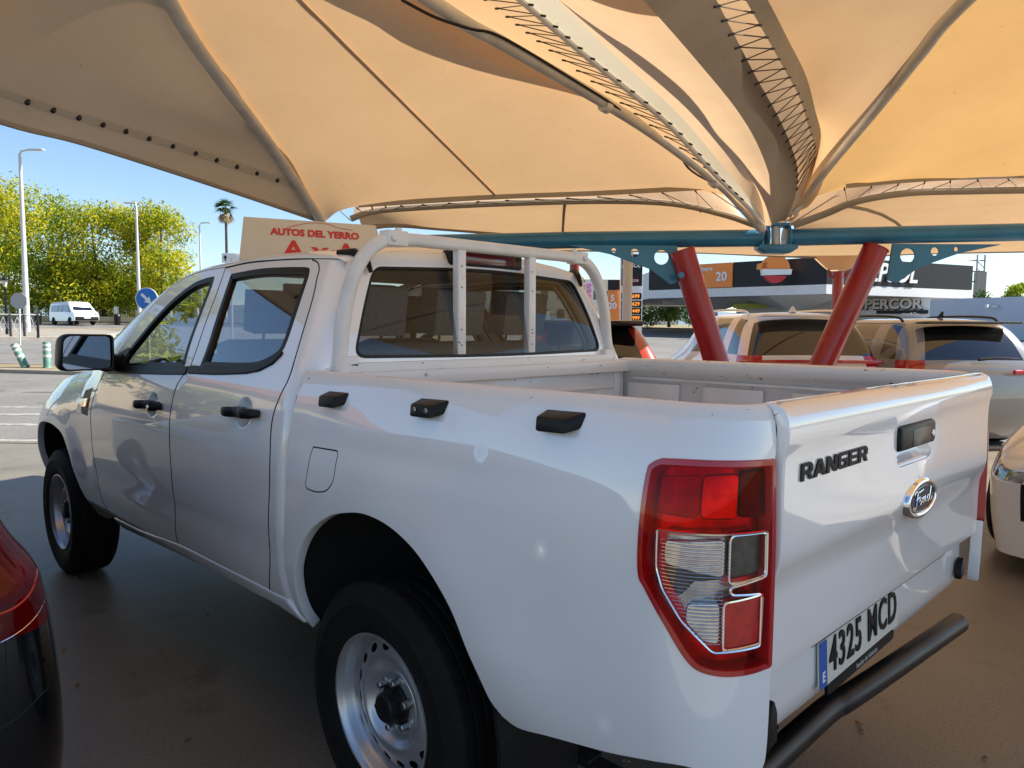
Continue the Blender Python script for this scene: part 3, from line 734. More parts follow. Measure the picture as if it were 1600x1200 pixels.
for x0, polys in gl:
    loops = [[Vector(((x0+x)/wd*Wc, y*Hc, 0)) for x, y in p] for p in polys]
    tris = tessellate_polygon(loops); flat = [v for l in loops for v in l]; M0 = frame((-1.1125, .676, 1.173), (0, -1, 0), (0, 0, 1))
    n = len(flat); vs = [M0 @ v for v in flat]+[M0 @ (v+Vector((0, 0, .0022))) for v in flat]; fs = [tuple(i+n for i in t) for t in tris]
    b = 0
    for l in loops:
        k = len(l)
        for i in range(k): fs.append((b+i, b+(i+1) % k, n+b+(i+1) % k, n+b+i))
        b += k
    mb.add(vs, fs)
own(mb.build('model_lettering', LETTER), tail)
# --- lower rear panel
RPX = [(.60, -1.030), (.64, -1.046), (.70, -1.048), (.76, -1.046), (.80, -1.044)]
def RP(y, z): return Vector((sm(z, RPX)+.012*gau(y, z, .145, .68, .32, 1)*(1 if z < 1 else 0)*0, y, z))
rp_o = pl([(.745, .818), (.745, .66)], [(.745, .66), (.70, .615)], [(.70, .615), (.3, .607), (-.3, .607), (-.70, .615)], [(-.70, .615), (-.745, .66)], [(-.745, .66), (-.745, .818)], [(-.745, .818), (.745, .818)])
low = panel('lower_rear_panel', rp_o, RP, WHITE, truck, flip=True, step=.03, edge=.03, roll=.004)
mb = MB(); mb.box((-1.0, 0, .80), (.14, 1.46, .012)); mb.box((-.98, 0, .70), (.02, 1.46, .17)); own(mb.build('rear_panel_backing', DARK), low)
for y, z0, z1, wdt in ((.675, .612, .715, .05), (-.695, .645, .715, .045)):
    mb = MB(); mb.prism([(-wdt/2, z0), (wdt/2*.9, z0+.01), (wdt/2*.8, z1-.03), (wdt*.1, z1), (-wdt*.2, z1-.01), (-wdt/2, z0+.03)], frame((-1.052, y, 0), (0, -1, 0), (0, 0, 1)), .022)
    own(mb.build('bracket_cover', PLASTIC, bevel=.004), low)
# number plate
pm = frame((-1.053, .152, .700), (0, -1, .02), (.04, 0, 1))
mb = MB(); mb.prism(rounded([Vector(p) for p in ((-.262, -.056), (.262, -.056), (.262, .056), (-.262, .056))], .008), pm, .004)
plate = mb.build('number_plate', mat('plate_white', (.68, .67, .58), .35, var=.04), truck)
mb = MB(); mb.prism(rounded([Vector(p) for p in ((-.262, -.055), (-.220, -.055), (-.220, .055), (-.262, .055))], .006), pm @ Matrix.Translation((0, 0, .0045)), .001); own(mb.build('plate_blue_band', mat('plate_blue', (.01, .10, .42), .35)), plate)
text('plate_country_letter', 'E', .034, pm @ Matrix.Translation((-.241, -.030, .0062)), WPLAIN, None, extrude=.0003, offset=.001).parent = plate
own(text('plate_characters', '4325 MCD', .118, pm @ Matrix.Translation((.020, .004, .006)), LETTER, None, extrude=.0012, offset=.0016, spacing=1.12, xs=.78), plate)
mb = MB(); mb.prism(rounded([Vector(p) for p in ((-.225, -.079), (.21, -.079), (.22, -.057), (-.225, -.057))], .006), pm, .008); fr_ = own(mb.build('plate_frame', LETTER), plate)
own(text('plate_frame_writing', 'Renting de Vehículos', .017, pm @ Matrix.Translation((.02, -.068, .0085)), mat('grey_print', (.4, .4, .4), .5), None, extrude=.0002, offset=.0003), plate)
# pipe bumper
mb = MB(); mb.tube(catmull([(-.80, .80, .455), (-.90, .77, .452), (-.965, .68, .45), (-.965, .40, .45), (-.963, .12, .45), (-.975, .03, .452), (-1.0, -.20, .458), (-1.05, -.76, .468)], 6), .034, 20); mb.tube([(-1.05, -.758, .468), (-1.0505, -.772, .4685)], .028, 20)
pipe = mb.build('rear_bumper_tube', mat('worn_black_paint', (.009, .008, .0075), .36, spec=.35, var=.6, vscale=9, rvar=.1, bump=.1, bscale=120, bdist=.001), truck, smooth=True, sharp=50)
mb = MB()
for y in (.36, -.38):
    mb = MB(); mb.box((-.86, y, .49), (.14, .06, .05)); own(mb.build('bumper_bracket', DARK, bevel=.005), pipe)
# tie-down hooks along the bed
def hookp(s, z, mk=1):
    c = S(s, z); mb = MB(); wx = .058
    A = [(-wx, -.022), (wx*.95, -.024), (wx, .012), (-wx, .020)]
    front = [Vector((c.x+a, c.y+.034 if b < 0 else c.y+.028, c.z+b)) for a, b in ((-.038, -.022), (.046, -.022), (.050, .010), (-.034, .010))]
    back = [Vector((c.x+a, S(c.x+a, c.z+b).y-.004, c.z+b)) for a, b in ((-.060, -.010), (.052, -.024), (.052, .024), (-.068, .026))]
    mb.add(front+back, [(0, 1, 2, 3), (4, 7, 6, 5), (0, 4, 5, 1), (1, 5, 6, 2), (2, 6, 7, 3), (3, 7, 4, 0)])
    o = mb.build('tie_down_hook', PLASTIC, truck, bevel=.006)
    return o
for i, (s, z) in enumerate(((.208, 1.252), (-.238, 1.262), (-.675, 1.268))):
    h_ = hookp(s, z)
    if i == 1:
        h_['label'] = 'middle tie-down hook with its two screws showing'
        for dx in (-.02, .026):
            mb = MB(); c = S(s+dx, z); mb.lathe([(0, .003), (.005, .003), (.007, .0)], frame((s+dx, c.y+.0325, z-.003), (-1, 0, 0), (0, 0, 1)), 14); own(mb.build('hook_screw', NUT, smooth=True), h_)
# --- tail lights
for sgn in (1, -1):
    mk = (lambda o: o) if sgn == 1 else (lambda o: (lambda q: (bpy.data.objects.remove(o), q)[1])(mirrored(o, None, o.name.split('.')[0])))
    lt = sidepanel('tail_light', inset(tl_poly, .0015), None, None, holes=[inset(tl_poly, .010)], off=.004, step=.02, bstep=.012, edge=.03, roll=.003); lt.data.materials.append(REDS)
    lt = mk(lt); own(lt)
    clear = rounded([Vector(p) for p in ((-.944, 1.096), (-1.160, 1.098), (-1.160, 1.008), (-1.088, .993), (-1.088, .984), (-1.150, .981), (-1.150, .874), (-1.055, .868), (-.998, .924), (-.960, .980), (-.946, 1.02))], .010, 3)
    def sub(o): o = mk(o); o.parent = lt; return o
    sub(sidepanel('red_lens', inset(tl_poly, .008), REDL, None, holes=[clear], off=.0035, step=.02, bstep=.012, edge=0))
    sub(sidepanel('clear_lens', inset(clear, .0005), CLEARL, None, off=.003, step=.02, bstep=.012, edge=0))
    # bright moulded rims
    def rimtube(poly, off, r, mat_, nm):
        mb = MB(); pts = []
        for p in resample(poly, .012):
            a = S(p[0]+1e-3, p[1])-S(p[0]-1e-3, p[1]); b = S(p[0], p[1]+1e-3)-S(p[0], p[1]-1e-3); n = b.cross(a).normalized(); pts.append(S(p[0], p[1])+n*off)
        pts.append(pts[0]); pts.append(pts[1]); mb.tube(pts, r, 6, cap=False); o = mb.build(nm, mat_, smooth=True)
        me = o.data
        if sgn == -1:
            for v in me.vertices: v.co.y *= -1
            me.flip_normals()
        o.parent = lt; return o
    rimtube(inset(clear, .003), -.001, .0028, CHROME, 'clear_section_rim')
    # reflector wall behind : silver ribbed background
    backp = sidepanel('reflector_back', inset(tl_poly, .009), None, None, off=-.030, step=.02, bstep=.015, edge=0)
    backp.data.materials.append(MAT.get('ribbed_silver') or mat('ribbed_silver', (.50, .50, .49), .22, .85, var=.35, vscale=30)); sub(backp)
    def block(poly, off, mat_, nm, edge=.02, r=.008):
        return sub(sidepanel(nm, rounded([Vector(p) for p in poly], r), mat_, None, off=off, step=.02, bstep=.01, edge=edge, roll=.004))
    RED2 = MAT.get('red_reflector') or mat('red_reflector', (.50, .006, .008), .25, coat=.3, var=.3, vscale=40)
    DK = MAT.get('smoked_reflector') or mat('smoked_reflector', (.07, .07, .065), .25, .5, var=.4, vscale=45)
    SV = MAT.get('bright_reflector') or mat('bright_reflector', (.72, .72, .70), .14, .9, var=.15, vscale=60)
    block([(-1.148, .972), (-1.078, .962), (-1.078, .880), (-1.146, .886)], -.004, RED2, 'lower_reflector', .02)
    rimtube(rounded([Vector(p) for p in ((-1.152, .977), (-1.074, .966), (-1.074, .874), (-1.150, .881))], .01), -.002, .0030, CHROME, 'reflector_rim')
    block([(-1.152, 1.088), (-1.090, 1.086), (-1.090, 1.010), (-1.152, 1.016)], -.014, DK, 'reversing_reflector', .012)
    rimtube(rounded([Vector(p) for p in ((-1.156, 1.093), (-1.082, 1.091), (-1.082, 1.000), (-1.156, 1.010))], .012), -.002, .0026, CHROME, 'reversing_rim')
    block([(-1.075, 1.078), (-.962, 1.070), (-.962, 1.030), (-1.075, 1.012)], -.013, SV, 'indicator_reflector', .014)
    block([(-1.078, 1.008), (-1.02, 1.002), (-.990, .970), (-.972, .995), (-.960, 1.018), (-1.0, 1.022)], -.020, DK, 'inner_step_reflector', .01, .004)
    block([(-1.068, .958), (-1.012, .955), (-1.008, .925), (-1.040, .890), (-1.068, .886)], -.010, SV, 'lower_silver_reflector', .016)
    # fine ribs
    mb = MB()
    for k in range(30):
        z = 1.088-k*.007
        s0, s1 = -1.074, -.953-max(0, (1.0-z)*.72)
        if z < .883: break
        pts = []
        for q in range(7):
            s = s0+(s1-s0)*q/6; a = S(s+1e-3, z)-S(s-1e-3, z); b = S(s, z+1e-3)-S(s, z-1e-3); n = b.cross(a).normalized(); v = S(s, z)-n*.0075; pts.append(Vector((v.x, v.y*sgn, v.z)))
        mb.tube(pts, .0008, 4, cap=False)
    o = mb.build('lens_ribs', CHROME, smooth=True); o.parent = lt
    # upper compartment : bright and dark cells behind the red lens
    block([(-1.165, 1.205), (-1.108, 1.205), (-1.108, 1.125), (-1.165, 1.125)], -.012, DK, 'fog_cell', .012)
    block([(-1.098, 1.200), (-1.03, 1.198), (-1.03, 1.122), (-1.098, 1.122)], -.016, SV, 'brake_cell', .014)
    block([(-1.02, 1.198), (-.935, 1.190), (-.935, 1.125), (-1.02, 1.122)], -.020, RED2, 'side_cell', .014)
# --- wheels
def wheel(x, side):
    M = frame((x, .785*side, .370), (1, 0, 0), (0, 0, 1)) if side < 0 else frame((x, .785*side, .370), (-1, 0, 0), (0, 0, 1))
    n = 192; half = [(.216, .090), (.222, .102), (.236, .110), (.262, .118), (.285, .121), (.300, .1215), (.303, .1235), (.308, .1235), (.312, .121), (.332, .116), (.350, .108), (.360, .100)]
    tread = [(.3665, .094, 1), (.3695, .080, 1), (.3705, .066, 1), (.3625, .063, 0), (.3625, .057, 0), (.3712, .054, 2), (.3715, .030, 2), (.3635, .027, 0), (.3635, .019, 0), (.3716, .016, 3), (.3716, -.016, 3), (.3635, -.019, 0), (.3635, -.027, 0), (.3715, -.030, 2), (.3712, -.054, 2), (.3625, -.057, 0), (.3625, -.063, 0), (.3705, -.066, 1), (.3695, -.080, 1), (.3665, -.094, 1)]
    prof = [(r, h, 0) for r, h in half]+tread+[(r, -h, 0) for r, h in half[::-1]]
    vs = []; fs = []; K = len(prof)
    for j in range(n):
        a = 2*PI*j/n
        for r, h, z in prof:
            rr = r
            if z == 1 and j % 4 == 0: rr -= .0022
            if z == 2 and (j+1) % 5 == 0: rr -= .003
            if z == 3 and (j+3) % 8 == 0: rr -= .004
            aa = a+(h*.6 if z else 0); 
            
            vs.append(M @ Vector((rr*math.cos(aa), rr*math.sin(aa), h)))
    for j in range(n):
        for i in range(K-1):
            a, b = j*K+i, ((j+1) % n)*K+i; fs.append((a, b, b+1, a+1))
    wroot = empty('wheel', (x, .785*side, .37)); own(wroot); IV = Matrix.Translation((-x, -.785*side, -.37))
    def part(o): o.parent = wroot; o.matrix_parent_inverse = IV; return o
    mb = MB(); mb.add(vs, fs); part(mb.build('tyre', RUBBER, smooth=True, sharp=28))
    # rim
    mb = MB(); mb.lathe([(.212, -.10), (.200, -.09), (.196, .0), (.196, .045), (.200, .062), (.206, .072), (.2075, .088), (.212, .096), (.219, .100), (.2225, .106), (.2215, .111), (.2175, .112)], M, 96)
    rim = part(mb.build('rim', STEEL, smooth=True, sharp=40))
    def disc(u, r):                                   # u = angle*.17
        h = sm(r, [(.13, .066), (.138, .0675), (.148, .065), (.160, .059), (.175, .0525), (.188, .046), (.198, .036)]); a = u/.17
        return M @ Vector((r*math.cos(a), r*math.sin(a), h))
    Lh = PI*.17
    for hf in (0, 1):
        hs = []
        for k in range(8):
            c = Lh*hf+(k+.5)*Lh/8; hs.append([Vector((c+.0175*math.cos(t), .1705+.0125*math.sin(t))) for t in [2*PI*q/18 for q in range(18)]])
        o_ = [Vector((Lh*hf, .131)), Vector((Lh*(hf+1), .131)), Vector((Lh*(hf+1), .197)), Vector((Lh*hf, .197))]
        q = panel('wheel_disc', o_, disc, STEEL, None, holes=hs, step=.012, bstep=.006, edge=0, raw=True, flip=False); part(q)
        if side < 0 or True:
            pass
    mb = MB(); mb.lathe([(.133, .0668), (.128, .0655), (.120, .058), (.112, .047), (.102, .038), (.094, .035), (.090, .040), (.085, .042), (.060, .043), (.055, .043)], M, 72); part(mb.build('wheel_dish', STEEL, smooth=True, sharp=50))
    mb = MB(); mb.lathe([(.195, .02), (.05, .01), (.0, .01)], M, 32); part(mb.build('dark_wheel_backing', DARK))  # plain dark disc behind the wheel holes
    mb = MB(); mb.lathe([(.060, .040), (.060, .050), (.056, .055), (.048, .056), (.046, .062), (.043, .088), (.036, .094), (.012, .096), (.0, .096)], M, 40); part(mb.build('hub', PLASTIC, smooth=True, sharp=30))
    for k in range(6):
        a = PI*k/3+.35; c = M @ Matrix.Translation((.0698*math.cos(a), .0698*math.sin(a), 0))
        mb = MB(); mb.lathe([(.0155, .043), (.0135, .049), (.0110, .049)], c, 20); mb.lathe([(.0112, .047), (.0112, .068), (.009, .071), (.0, .072)], c, 6); part(mb.build('wheel_nut', NUT))
    return wroot
for x in (0, 3.22):
    for s in (1, -1): wheel(x, s)
# --- roll bar
XR = .448
def barpath(sgn):
    return [(XR-.03, .735*sgn, 1.255), (XR-.02, .735*sgn, 1.31), (XR, .722*sgn, 1.40), (XR, .700*sgn, 1.54), (XR, .668*sgn, 1.64), (XR, .620*sgn, 1.715), (XR, .555*sgn, 1.762), (XR, .48*sgn, 1.776), (XR, .40*sgn, 1.780)]
full_path = [Vector(p) for p in catmull(barpath(1), 5)]+[Vector(p) for p in catmull(barpath(-1), 5)][::-1]
mb = MB(); mb.tube(full_path, .0235, 18, sq=.72); bar = mb.build('roll_bar', WHITEI, truck, smooth=True, sharp=50)
for y in (.195, -.195):
    mb = MB(); mb.box((XR, y, 1.54), (.034, .040, .46)); o = own(mb.build('upright', WHITEC, bevel=.004), bar)
    mb = MB()
    for z in (1.70, 1.62, 1.46, 1.40): mb.lathe([(0, .001), (.0033, .001)], frame((XR-.0175, y+.004, z), (0, -1, 0), (0, 0, 1)), 10)
    own(mb.build('upright_hole', DARK), bar)
mb = MB(); mb.box((XR-.012, 0, 1.322), (.05, 1.46, .050)); mb.box((XR-.025, 0, 1.29), (.03, 1.48, .03)); own(mb.build('base_rail', WHITEC, bevel=.005), bar)
for sgn in (1, -1):
    mb = MB(); mb.box((XR, .50*sgn, 1.778), (.053, .09, .053)); mb.lathe([(0, .008), (.010, .008), (.013, 0)], frame((XR-.030, .52*sgn, 1.776), (0, -1, 0), (0, 0, 1)), 6); mb.box((XR, .48*sgn, 1.811), (.02, .02, .014))
    own(mb.build('bar_clamp', WHITEI, bevel=.004), bar)
    mb = MB(); mb.box((XR-.035, .742*sgn, 1.20), (.035, .045, .24)); mb.box((XR-.02, .70*sgn, 1.34), (.03, .06, .06)); own(mb.build('bar_foot', WHITEC, bevel=.004), bar)
# --- door mirrors
for sgn, dr in ((1, fdoor), (-1, fd2)):
    mb = MB(); M0 = frame((2.045, 1.045*sgn, 1.343), (0, -1, 0), (0, 0, 1))
    prof = rounded([Vector(p) for p in ((-.118, -.082), (.112, -.080), (.112, .082), (-.105, .086))], [.04, .02, .025, .045], 6)
    n = len(prof); rings = []
    for h, s, dx in ((0, 1, 0), (.012, 1.0, 0), (-.05, 1.0, 0), (-.10, .93, 0), (-.14, .75, 0), (-.16, .4, 0)): pass
    stack = [(.016, .90), (.018, .95), (.010, 1.0), (-.04, 1.01), (-.09, .95), (-.13, .80), (-.152, .5), (-.156, .1)]
    vs = [M0 @ Vector((p[0]*s, p[1]*s, h)) for h, s in stack for p in prof]; fs = []
    for i in range(len(stack)-1):
        for k in range(n): fs.append((i*n+k, i*n+(k+1) % n, (i+1)*n+(k+1) % n, (i+1)*n+k))
    fs.append(tuple((len(stack)-1)*n+k for k in range(n)))
    mb.add(vs, fs); mb.tube([(2.10, .95*sgn, 1.295), (2.14, .90*sgn, 1.290), (2.16, .86*sgn, 1.29)], [.045, .04, .045], 12, sq=.7)
    mr_ = own(mb.build('door_mirror', PLASTIC, smooth=True, sharp=50), truck)
    mb = MB(); mb.prism([(p[0]*.91, p[1]*.90) for p in prof], M0 @ Matrix.Translation((0, 0, .008)) @ Matrix.Rotation(math.radians(4*sgn), 4, 'Y'), .004); own(mb.build('mirror_glass', MIRROR), mr_)
# --- cabin
mb = MB(); mb.box((1.45, 0, .74), (1.9, 1.60, .06)); mb.box((.58, 0, 1.02), (.05, 1.56, .55)); mb.box((1.35, .845, .93), (1.7, .02, .62)); mb.box((1.35, -.845, .93), (1.7, .02, .62)); mb.build('cabin_trim', DASH, truck)
mb = MB(); mb.box((1.12, 0, 1.715), (1.1, 1.16, .02)); mb.build('headliner', HEAD, truck, bevel=.008)
def seat(x, y, w_, hr):
    r_ = empty('seat', (x, y, .8)); own(r_); IV = Matrix.Translation((-x, -y, -.8))
    def part(o): o.parent = r_; o.matrix_parent_inverse = IV
    mb = MB(); mb.box((x+.28, y, .96), (.52, w_, .16)); part(mb.build('seat_cushion', FABRIC, bevel=.05))
    mb = MB(); mb.box((x, y, 1.14), (.14, w_, .54), Matrix.Rotation(-.22, 3, 'Y')); part(mb.build('backrest', FABRIC, bevel=.05))
    for yy in hr:
        mb = MB(); mb.box((x-.09, yy, 1.535), (.11, .27, .19), Matrix.Rotation(-.15, 3, 'Y')); mb.tube([(x-.07, yy+.06, 1.4), (x-.08, yy+.06, 1.5)], .007, 6); mb.tube([(x-.07, yy-.06, 1.4), (x-.08, yy-.06, 1.5)], .007, 6); part(mb.build('headrest', FABRIC, bevel=.04))
seat(1.62, .38, .52, (.38,)); seat(1.62, -.38, .52, (-.38,)); seat(.83, 0, 1.34, (.40, -.02, -.42))
mb = MB(); mb.box((2.52, 0, 1.06), (.42, 1.5, .26)); dsh = mb.build('dashboard', DASH, truck, bevel=.07)
mb = MB(); c = Vector((2.13, .38, 1.20)); ax = Vector((.9, 0, .42)).normalized(); Mx = frame(c, (0, 1, 0), ax.cross(Vector((0, 1, 0))))
mb.tube([Mx @ Vector((.19*math.cos(t), .19*math.sin(t), 0)) for t in [2*PI*k/32 for k in range(33)]], .015, 8); mb.tube([Mx @ Vector((-.18, 0, 0)), Mx @ Vector((.18, 0, 0))], .02, 8); mb.lathe([(0, .03), (.06, .02), (.08, -.03)], Mx, 16); mb.tube([c, c+Vector((.3, 0, -.12))], .03, 8)
mb.build('steering_wheel', PLASTIC, truck, smooth=True)
mb = MB(); mb.box((1.95, 0, 1.66), (.03, .24, .07)); mb.build('rear_view_mirror', PLASTIC, truck, bevel=.01)
# ================================================================== GROUND
def GZ(x, y):                                   # the street climbs away from the apron
    d = math.hypot(x-CX, y-CY); return sm(d, [(0, 0), (14, 0), (20, .02), (26, .22), (34, .58), (50, 1.0), (65, 1.22), (90, 1.75), (140, 1.9), (400, 2.0)])
def gsheet(name, poly, mat_, dz=0, step=1.0, world=False, kind='structure', thick=0):
    pts = [Vector((F(a, b).x, F(a, b).y)) for a, b in poly] if not world else [Vector(p) for p in poly]
    o = panel(name, pts, lambda x, y: Vector((x, y, GZ(x, y)+dz)), mat_, None, step=step, bstep=step, edge=thick, roll=.001, raw=True)
    return tag(o, kind=kind)
def groundmat(name, c1, c2, sc, rough=.8, fine=60, spots=None, coarse=.35, fade=None, bump=.25, cracks=False, stain=None):
    m = mat(name, c1, rough); n = m.node_tree.nodes; L = m.node_tree.links; b = n['Principled BSDF']; b.inputs['Specular IOR Level'].default_value = .35
    g = n.new('ShaderNodeNewGeometry')
    def noi(s, d=6, r=.6):
        t = n.new('ShaderNodeTexNoise'); t.inputs['Scale'].default_value = s; t.inputs['Detail'].default_value = d; t.inputs['Roughness'].default_value = r; L.new(g.outputs['Position'], t.inputs['Vector']); return t
    t1 = noi(sc); r = n.new('ShaderNodeValToRGB'); r.color_ramp.elements[0].position = .32; r.color_ramp.elements[1].position = .68
    r.color_ramp.elements[0].color = (*c2, 1); r.color_ramp.elements[1].color = (*c1, 1); L.new(t1.outputs[0], r.inputs[0]); out = r.outputs[0]
    def mix(a, fac, c, bt='MULTIPLY'):
        x = n.new('ShaderNodeMixRGB'); x.blend_type = bt
        if isinstance(fac, float): x.inputs[0].default_value = fac
        else: L.new(fac, x.inputs[0])
        L.new(a, x.inputs[1])
        if isinstance(c, tuple): x.inputs[2].default_value = (*c, 1)
        else: L.new(c, x.inputs[2])
        return x.outputs[0]
    t2 = noi(fine, 3); r2 = n.new('ShaderNodeValToRGB'); r2.color_ramp.elements[0].position = .3; r2.color_ramp.elements[1].position = .7; r2.color_ramp.elements[0].color = (.62, .62, .62, 1); r2.color_ramp.elements[1].color = (1.0, 1.0, 1.0, 1); L.new(t2.outputs[0], r2.inputs[0])
    out = mix(out, 1.0, r2.outputs[0])
    if stain:
        t3 = noi(stain, 8, .7); r3 = n.new('ShaderNodeValToRGB'); r3.color_ramp.elements[0].position = .56; r3.color_ramp.elements[1].position = .68; L.new(t3.outputs[0], r3.inputs[0]); out = mix(out, r3.outputs[0], (.62, .56, .5))
    if cracks:
        mp = n.new('ShaderNodeMapping'); mp.inputs['Rotation'].default_value = (0, 0, YAW); mp.inputs['Scale'].default_value = (.16, .16, .16); L.new(g.outputs['Position'], mp.inputs[0])
        # saw-cut joints of the slab plus one wandering crack
        sx = n.new('ShaderNodeSeparateXYZ'); 
        nd = noi(1.2, 5); ad = n.new('ShaderNodeVectorMath'); ad.operation = 'MULTIPLY_ADD'; ad.inputs[1].default_value = (.02, .02, 0); L.new(nd.outputs['Color'], ad.inputs[0]); L.new(mp.outputs[0], ad.inputs[2]); L.new(ad.outputs[0], sx.inputs[0])
        outs = []
        for k in (0, 1):
            fr = n.new('ShaderNodeMath'); fr.operation = 'FRACT'; L.new(sx.outputs[k], fr.inputs[0]); a = n.new('ShaderNodeMath'); a.operation = 'SUBTRACT'; a.inputs[1].default_value = .5; L.new(fr.outputs[0], a.inputs[0])
            ab = n.new('ShaderNodeMath'); ab.operation = 'ABSOLUTE'; L.new(a.outputs[0], ab.inputs[0]); lt = n.new('ShaderNodeMath'); lt.operation = 'LESS_THAN'; lt.inputs[1].default_value = .0007; L.new(ab.outputs[0], lt.inputs[0]); outs.append(lt)
        mxm = n.new('ShaderNodeMath'); mxm.operation = 'MAXIMUM'; L.new(outs[0].outputs[0], mxm.inputs[0]); L.new(outs[1].outputs[0], mxm.inputs[1]); out = mix(out, mxm.outputs[0], (.35, .32, .3))
    L.new(out, b.inputs['Base Color'])
    bp = n.new('ShaderNodeBump'); bp.inputs['Strength'].default_value = bump; bp.inputs['Distance'].default_value = .01; L.new(t2.outputs[0], bp.inputs['Height']); L.new(bp.outputs[0], b.inputs['Normal'])
    rr = n.new('ShaderNodeMapRange'); rr.inputs[3].default_value = rough-.15; rr.inputs[4].default_value = rough+.12; L.new(t1.outputs[0], rr.inputs[0]); L.new(rr.outputs[0], b.inputs['Roughness'])
    return m
CONC = groundmat('smooth_concrete', (.27, .24, .19), (.185, .162, .125), .9, .45, 90, cracks=True, stain=1.7, bump=.12)
ASPH = groundmat('worn_asphalt', (.235, .225, .21), (.18, .172, .16), .5, .85, 25, stain=.6, bump=.5)
DIRT = groundmat('dry_dirt', (.34, .27, .16), (.22, .17, .10), 1.5, .95, 18, bump=.6)
KERB = groundmat('kerb_stone', (.42, .39, .34), (.30, .28, .24), 2, .8, 30)
PAVE = groundmat('pavement_tiles', (.36, .32, .26), (.28, .25, .2), 1.2, .85, 12)
vs = []; fs = []; NR = 40; NA = 72; rr_ = [0]+[1.5*1.18**k for k in range(NR)]
for i, r_ in enumerate(rr_):
    for a in range(NA):
        x = CX+r_*math.cos(2*PI*a/NA); y = CY+r_*math.sin(2*PI*a/NA); vs.append(Vector((x, y, GZ(x, y)-.012)))
for i in range(len(rr_)-1):
    for a in range(NA): fs.append((i*NA+a, (i+1)*NA+a, (i+1)*NA+(a+1) % NA, i*NA+(a+1) % NA))
tag(meshobj('ground', vs, fs, DIRT, None, True), kind='structure')
gsheet('apron', [(-9, -10), (16, -10), (16, 9.2), (-6.2, 9.2), (-14, 9.9), (-14, -10)], CONC, 0, 1.2)
gsheet('road', [(-40, 9.6), (-14, 10.0), (-6.2, 9.33), (16, 9.33), (30, 9.33), (30, 20.2), (-7, 20.2), (-30, 21.0), (-40, 21.5)], ASPH, 0, 1.2)
gsheet('roundabout_road', [(-60, 23), (-30, 22.4), (-6, 21.6), (30, 21.6), (30, 66), (-60, 66)], ASPH, 0, 2.0)
gsheet('pavement', [(-70, 66.3), (40, 66.3), (40, 72), (-70, 72)], PAVE, .12, 3.0, thick=.14)
def kerb(name, pts, w_=.15, h=.10, mat_=KERB, dz=0):
    mb = MB(); P3 = [Vector((F(a, b).x, F(a, b).y, 0)) for a, b in pts]; dense = []
    for i in range(len(P3)-1):
        k = max(1, int((P3[i+1]-P3[i]).length/1.0))
        for j in range(k): dense.append(P3[i]+(P3[i+1]-P3[i])*j/k)
    dense.append(P3[-1]); vs = []; fs = []
    for i, p in enumerate(dense):
        t = (dense[min(i+1, len(dense)-1)]-dense[max(0, i-1)]).normalized(); nn = Vector((-t.y, t.x, 0)); z = GZ(p.x, p.y)+dz
        for sx, zz in ((-.5, -.05), (-.5, h-.02), (-.38, h), (.5, h), (.5, -.05)): q = p+nn*w_*sx; vs.append(Vector((q.x, q.y, z+zz)))
    for i in range(len(dense)-1):
        for k in range(4): a = i*5+k; fs.append((a, a+1, a+6, a+5))
    return tag(meshobj(name, vs, fs, mat_, None, False), kind='structure')
kerb('apron_kerb', [(-14, 9.95), (-6.2, 9.27), (16, 9.27)], .14, .03)
kerb('street_kerb', [(-60, 66.2), (40, 66.2)], .2, .14)
MARK = mat('road_marking_paint', (.36, .35, .33), .8, col2=(.22, .215, .20), thr=(.44, .6), vscale=5, bump=.3, bscale=40)
for k, (D, a, b, wd) in enumerate([(10.7, -14, -3, .22), (11.9, -14, -3, .25), (13.0, -14, -3, .2)]):
    gsheet('road_marking', [(a, D+.35), (b, D), (b, D+wd), (a, D+wd+.35)], MARK, .004, .8)
gsheet('traffic_island', [(-30, 21.1), (-12, 20.3), (-8, 20.25), (-7.2, 20.9), (-9, 21.5), (-12, 21.6), (-30, 22.2)], DIRT, .10, .7, thick=.12)
kerb('island_kerb', [(-30, 21.0), (-12, 20.2), (-8, 20.15), (-7.1, 20.9), (-9, 21.6), (-12, 21.7), (-30, 22.3)], .14, .11)
gsheet('roundabout_line', [(-30, 30.0), (-22, 30.4), (-19.5, 32), (-18.3, 34.6), (-18.5, 38), (-18.7, 38), (-18.55, 34.6), (-19.7, 32.2), (-22.1, 30.65), (-30, 30.25)], MARK, .006, .6)
isl = [(-60, 33), (-26, 32.2), (-22.5, 32.6), (-20.6, 34.2), (-20.2, 37), (-21, 42), (-26, 46), (-60, 48)]
gsheet('roundabout_island', isl, PAVE, .14, 1.2, thick=.16); kerb('roundabout_kerb', isl[:6], .2, .18)
VERGE = groundmat('dry_verge', (.40, .30, .12), (.2, .2, .08), 3, .95, 12, bump=.5)
gsheet('verge', [(-38, 66.6), (-5, 66.6), (-5, 70), (-38, 70)], VERGE, .13, 2)
gsheet('far_verge', [(-90, 72), (60, 72), (80, 160), (-140, 160)], VERGE, .02, 9)
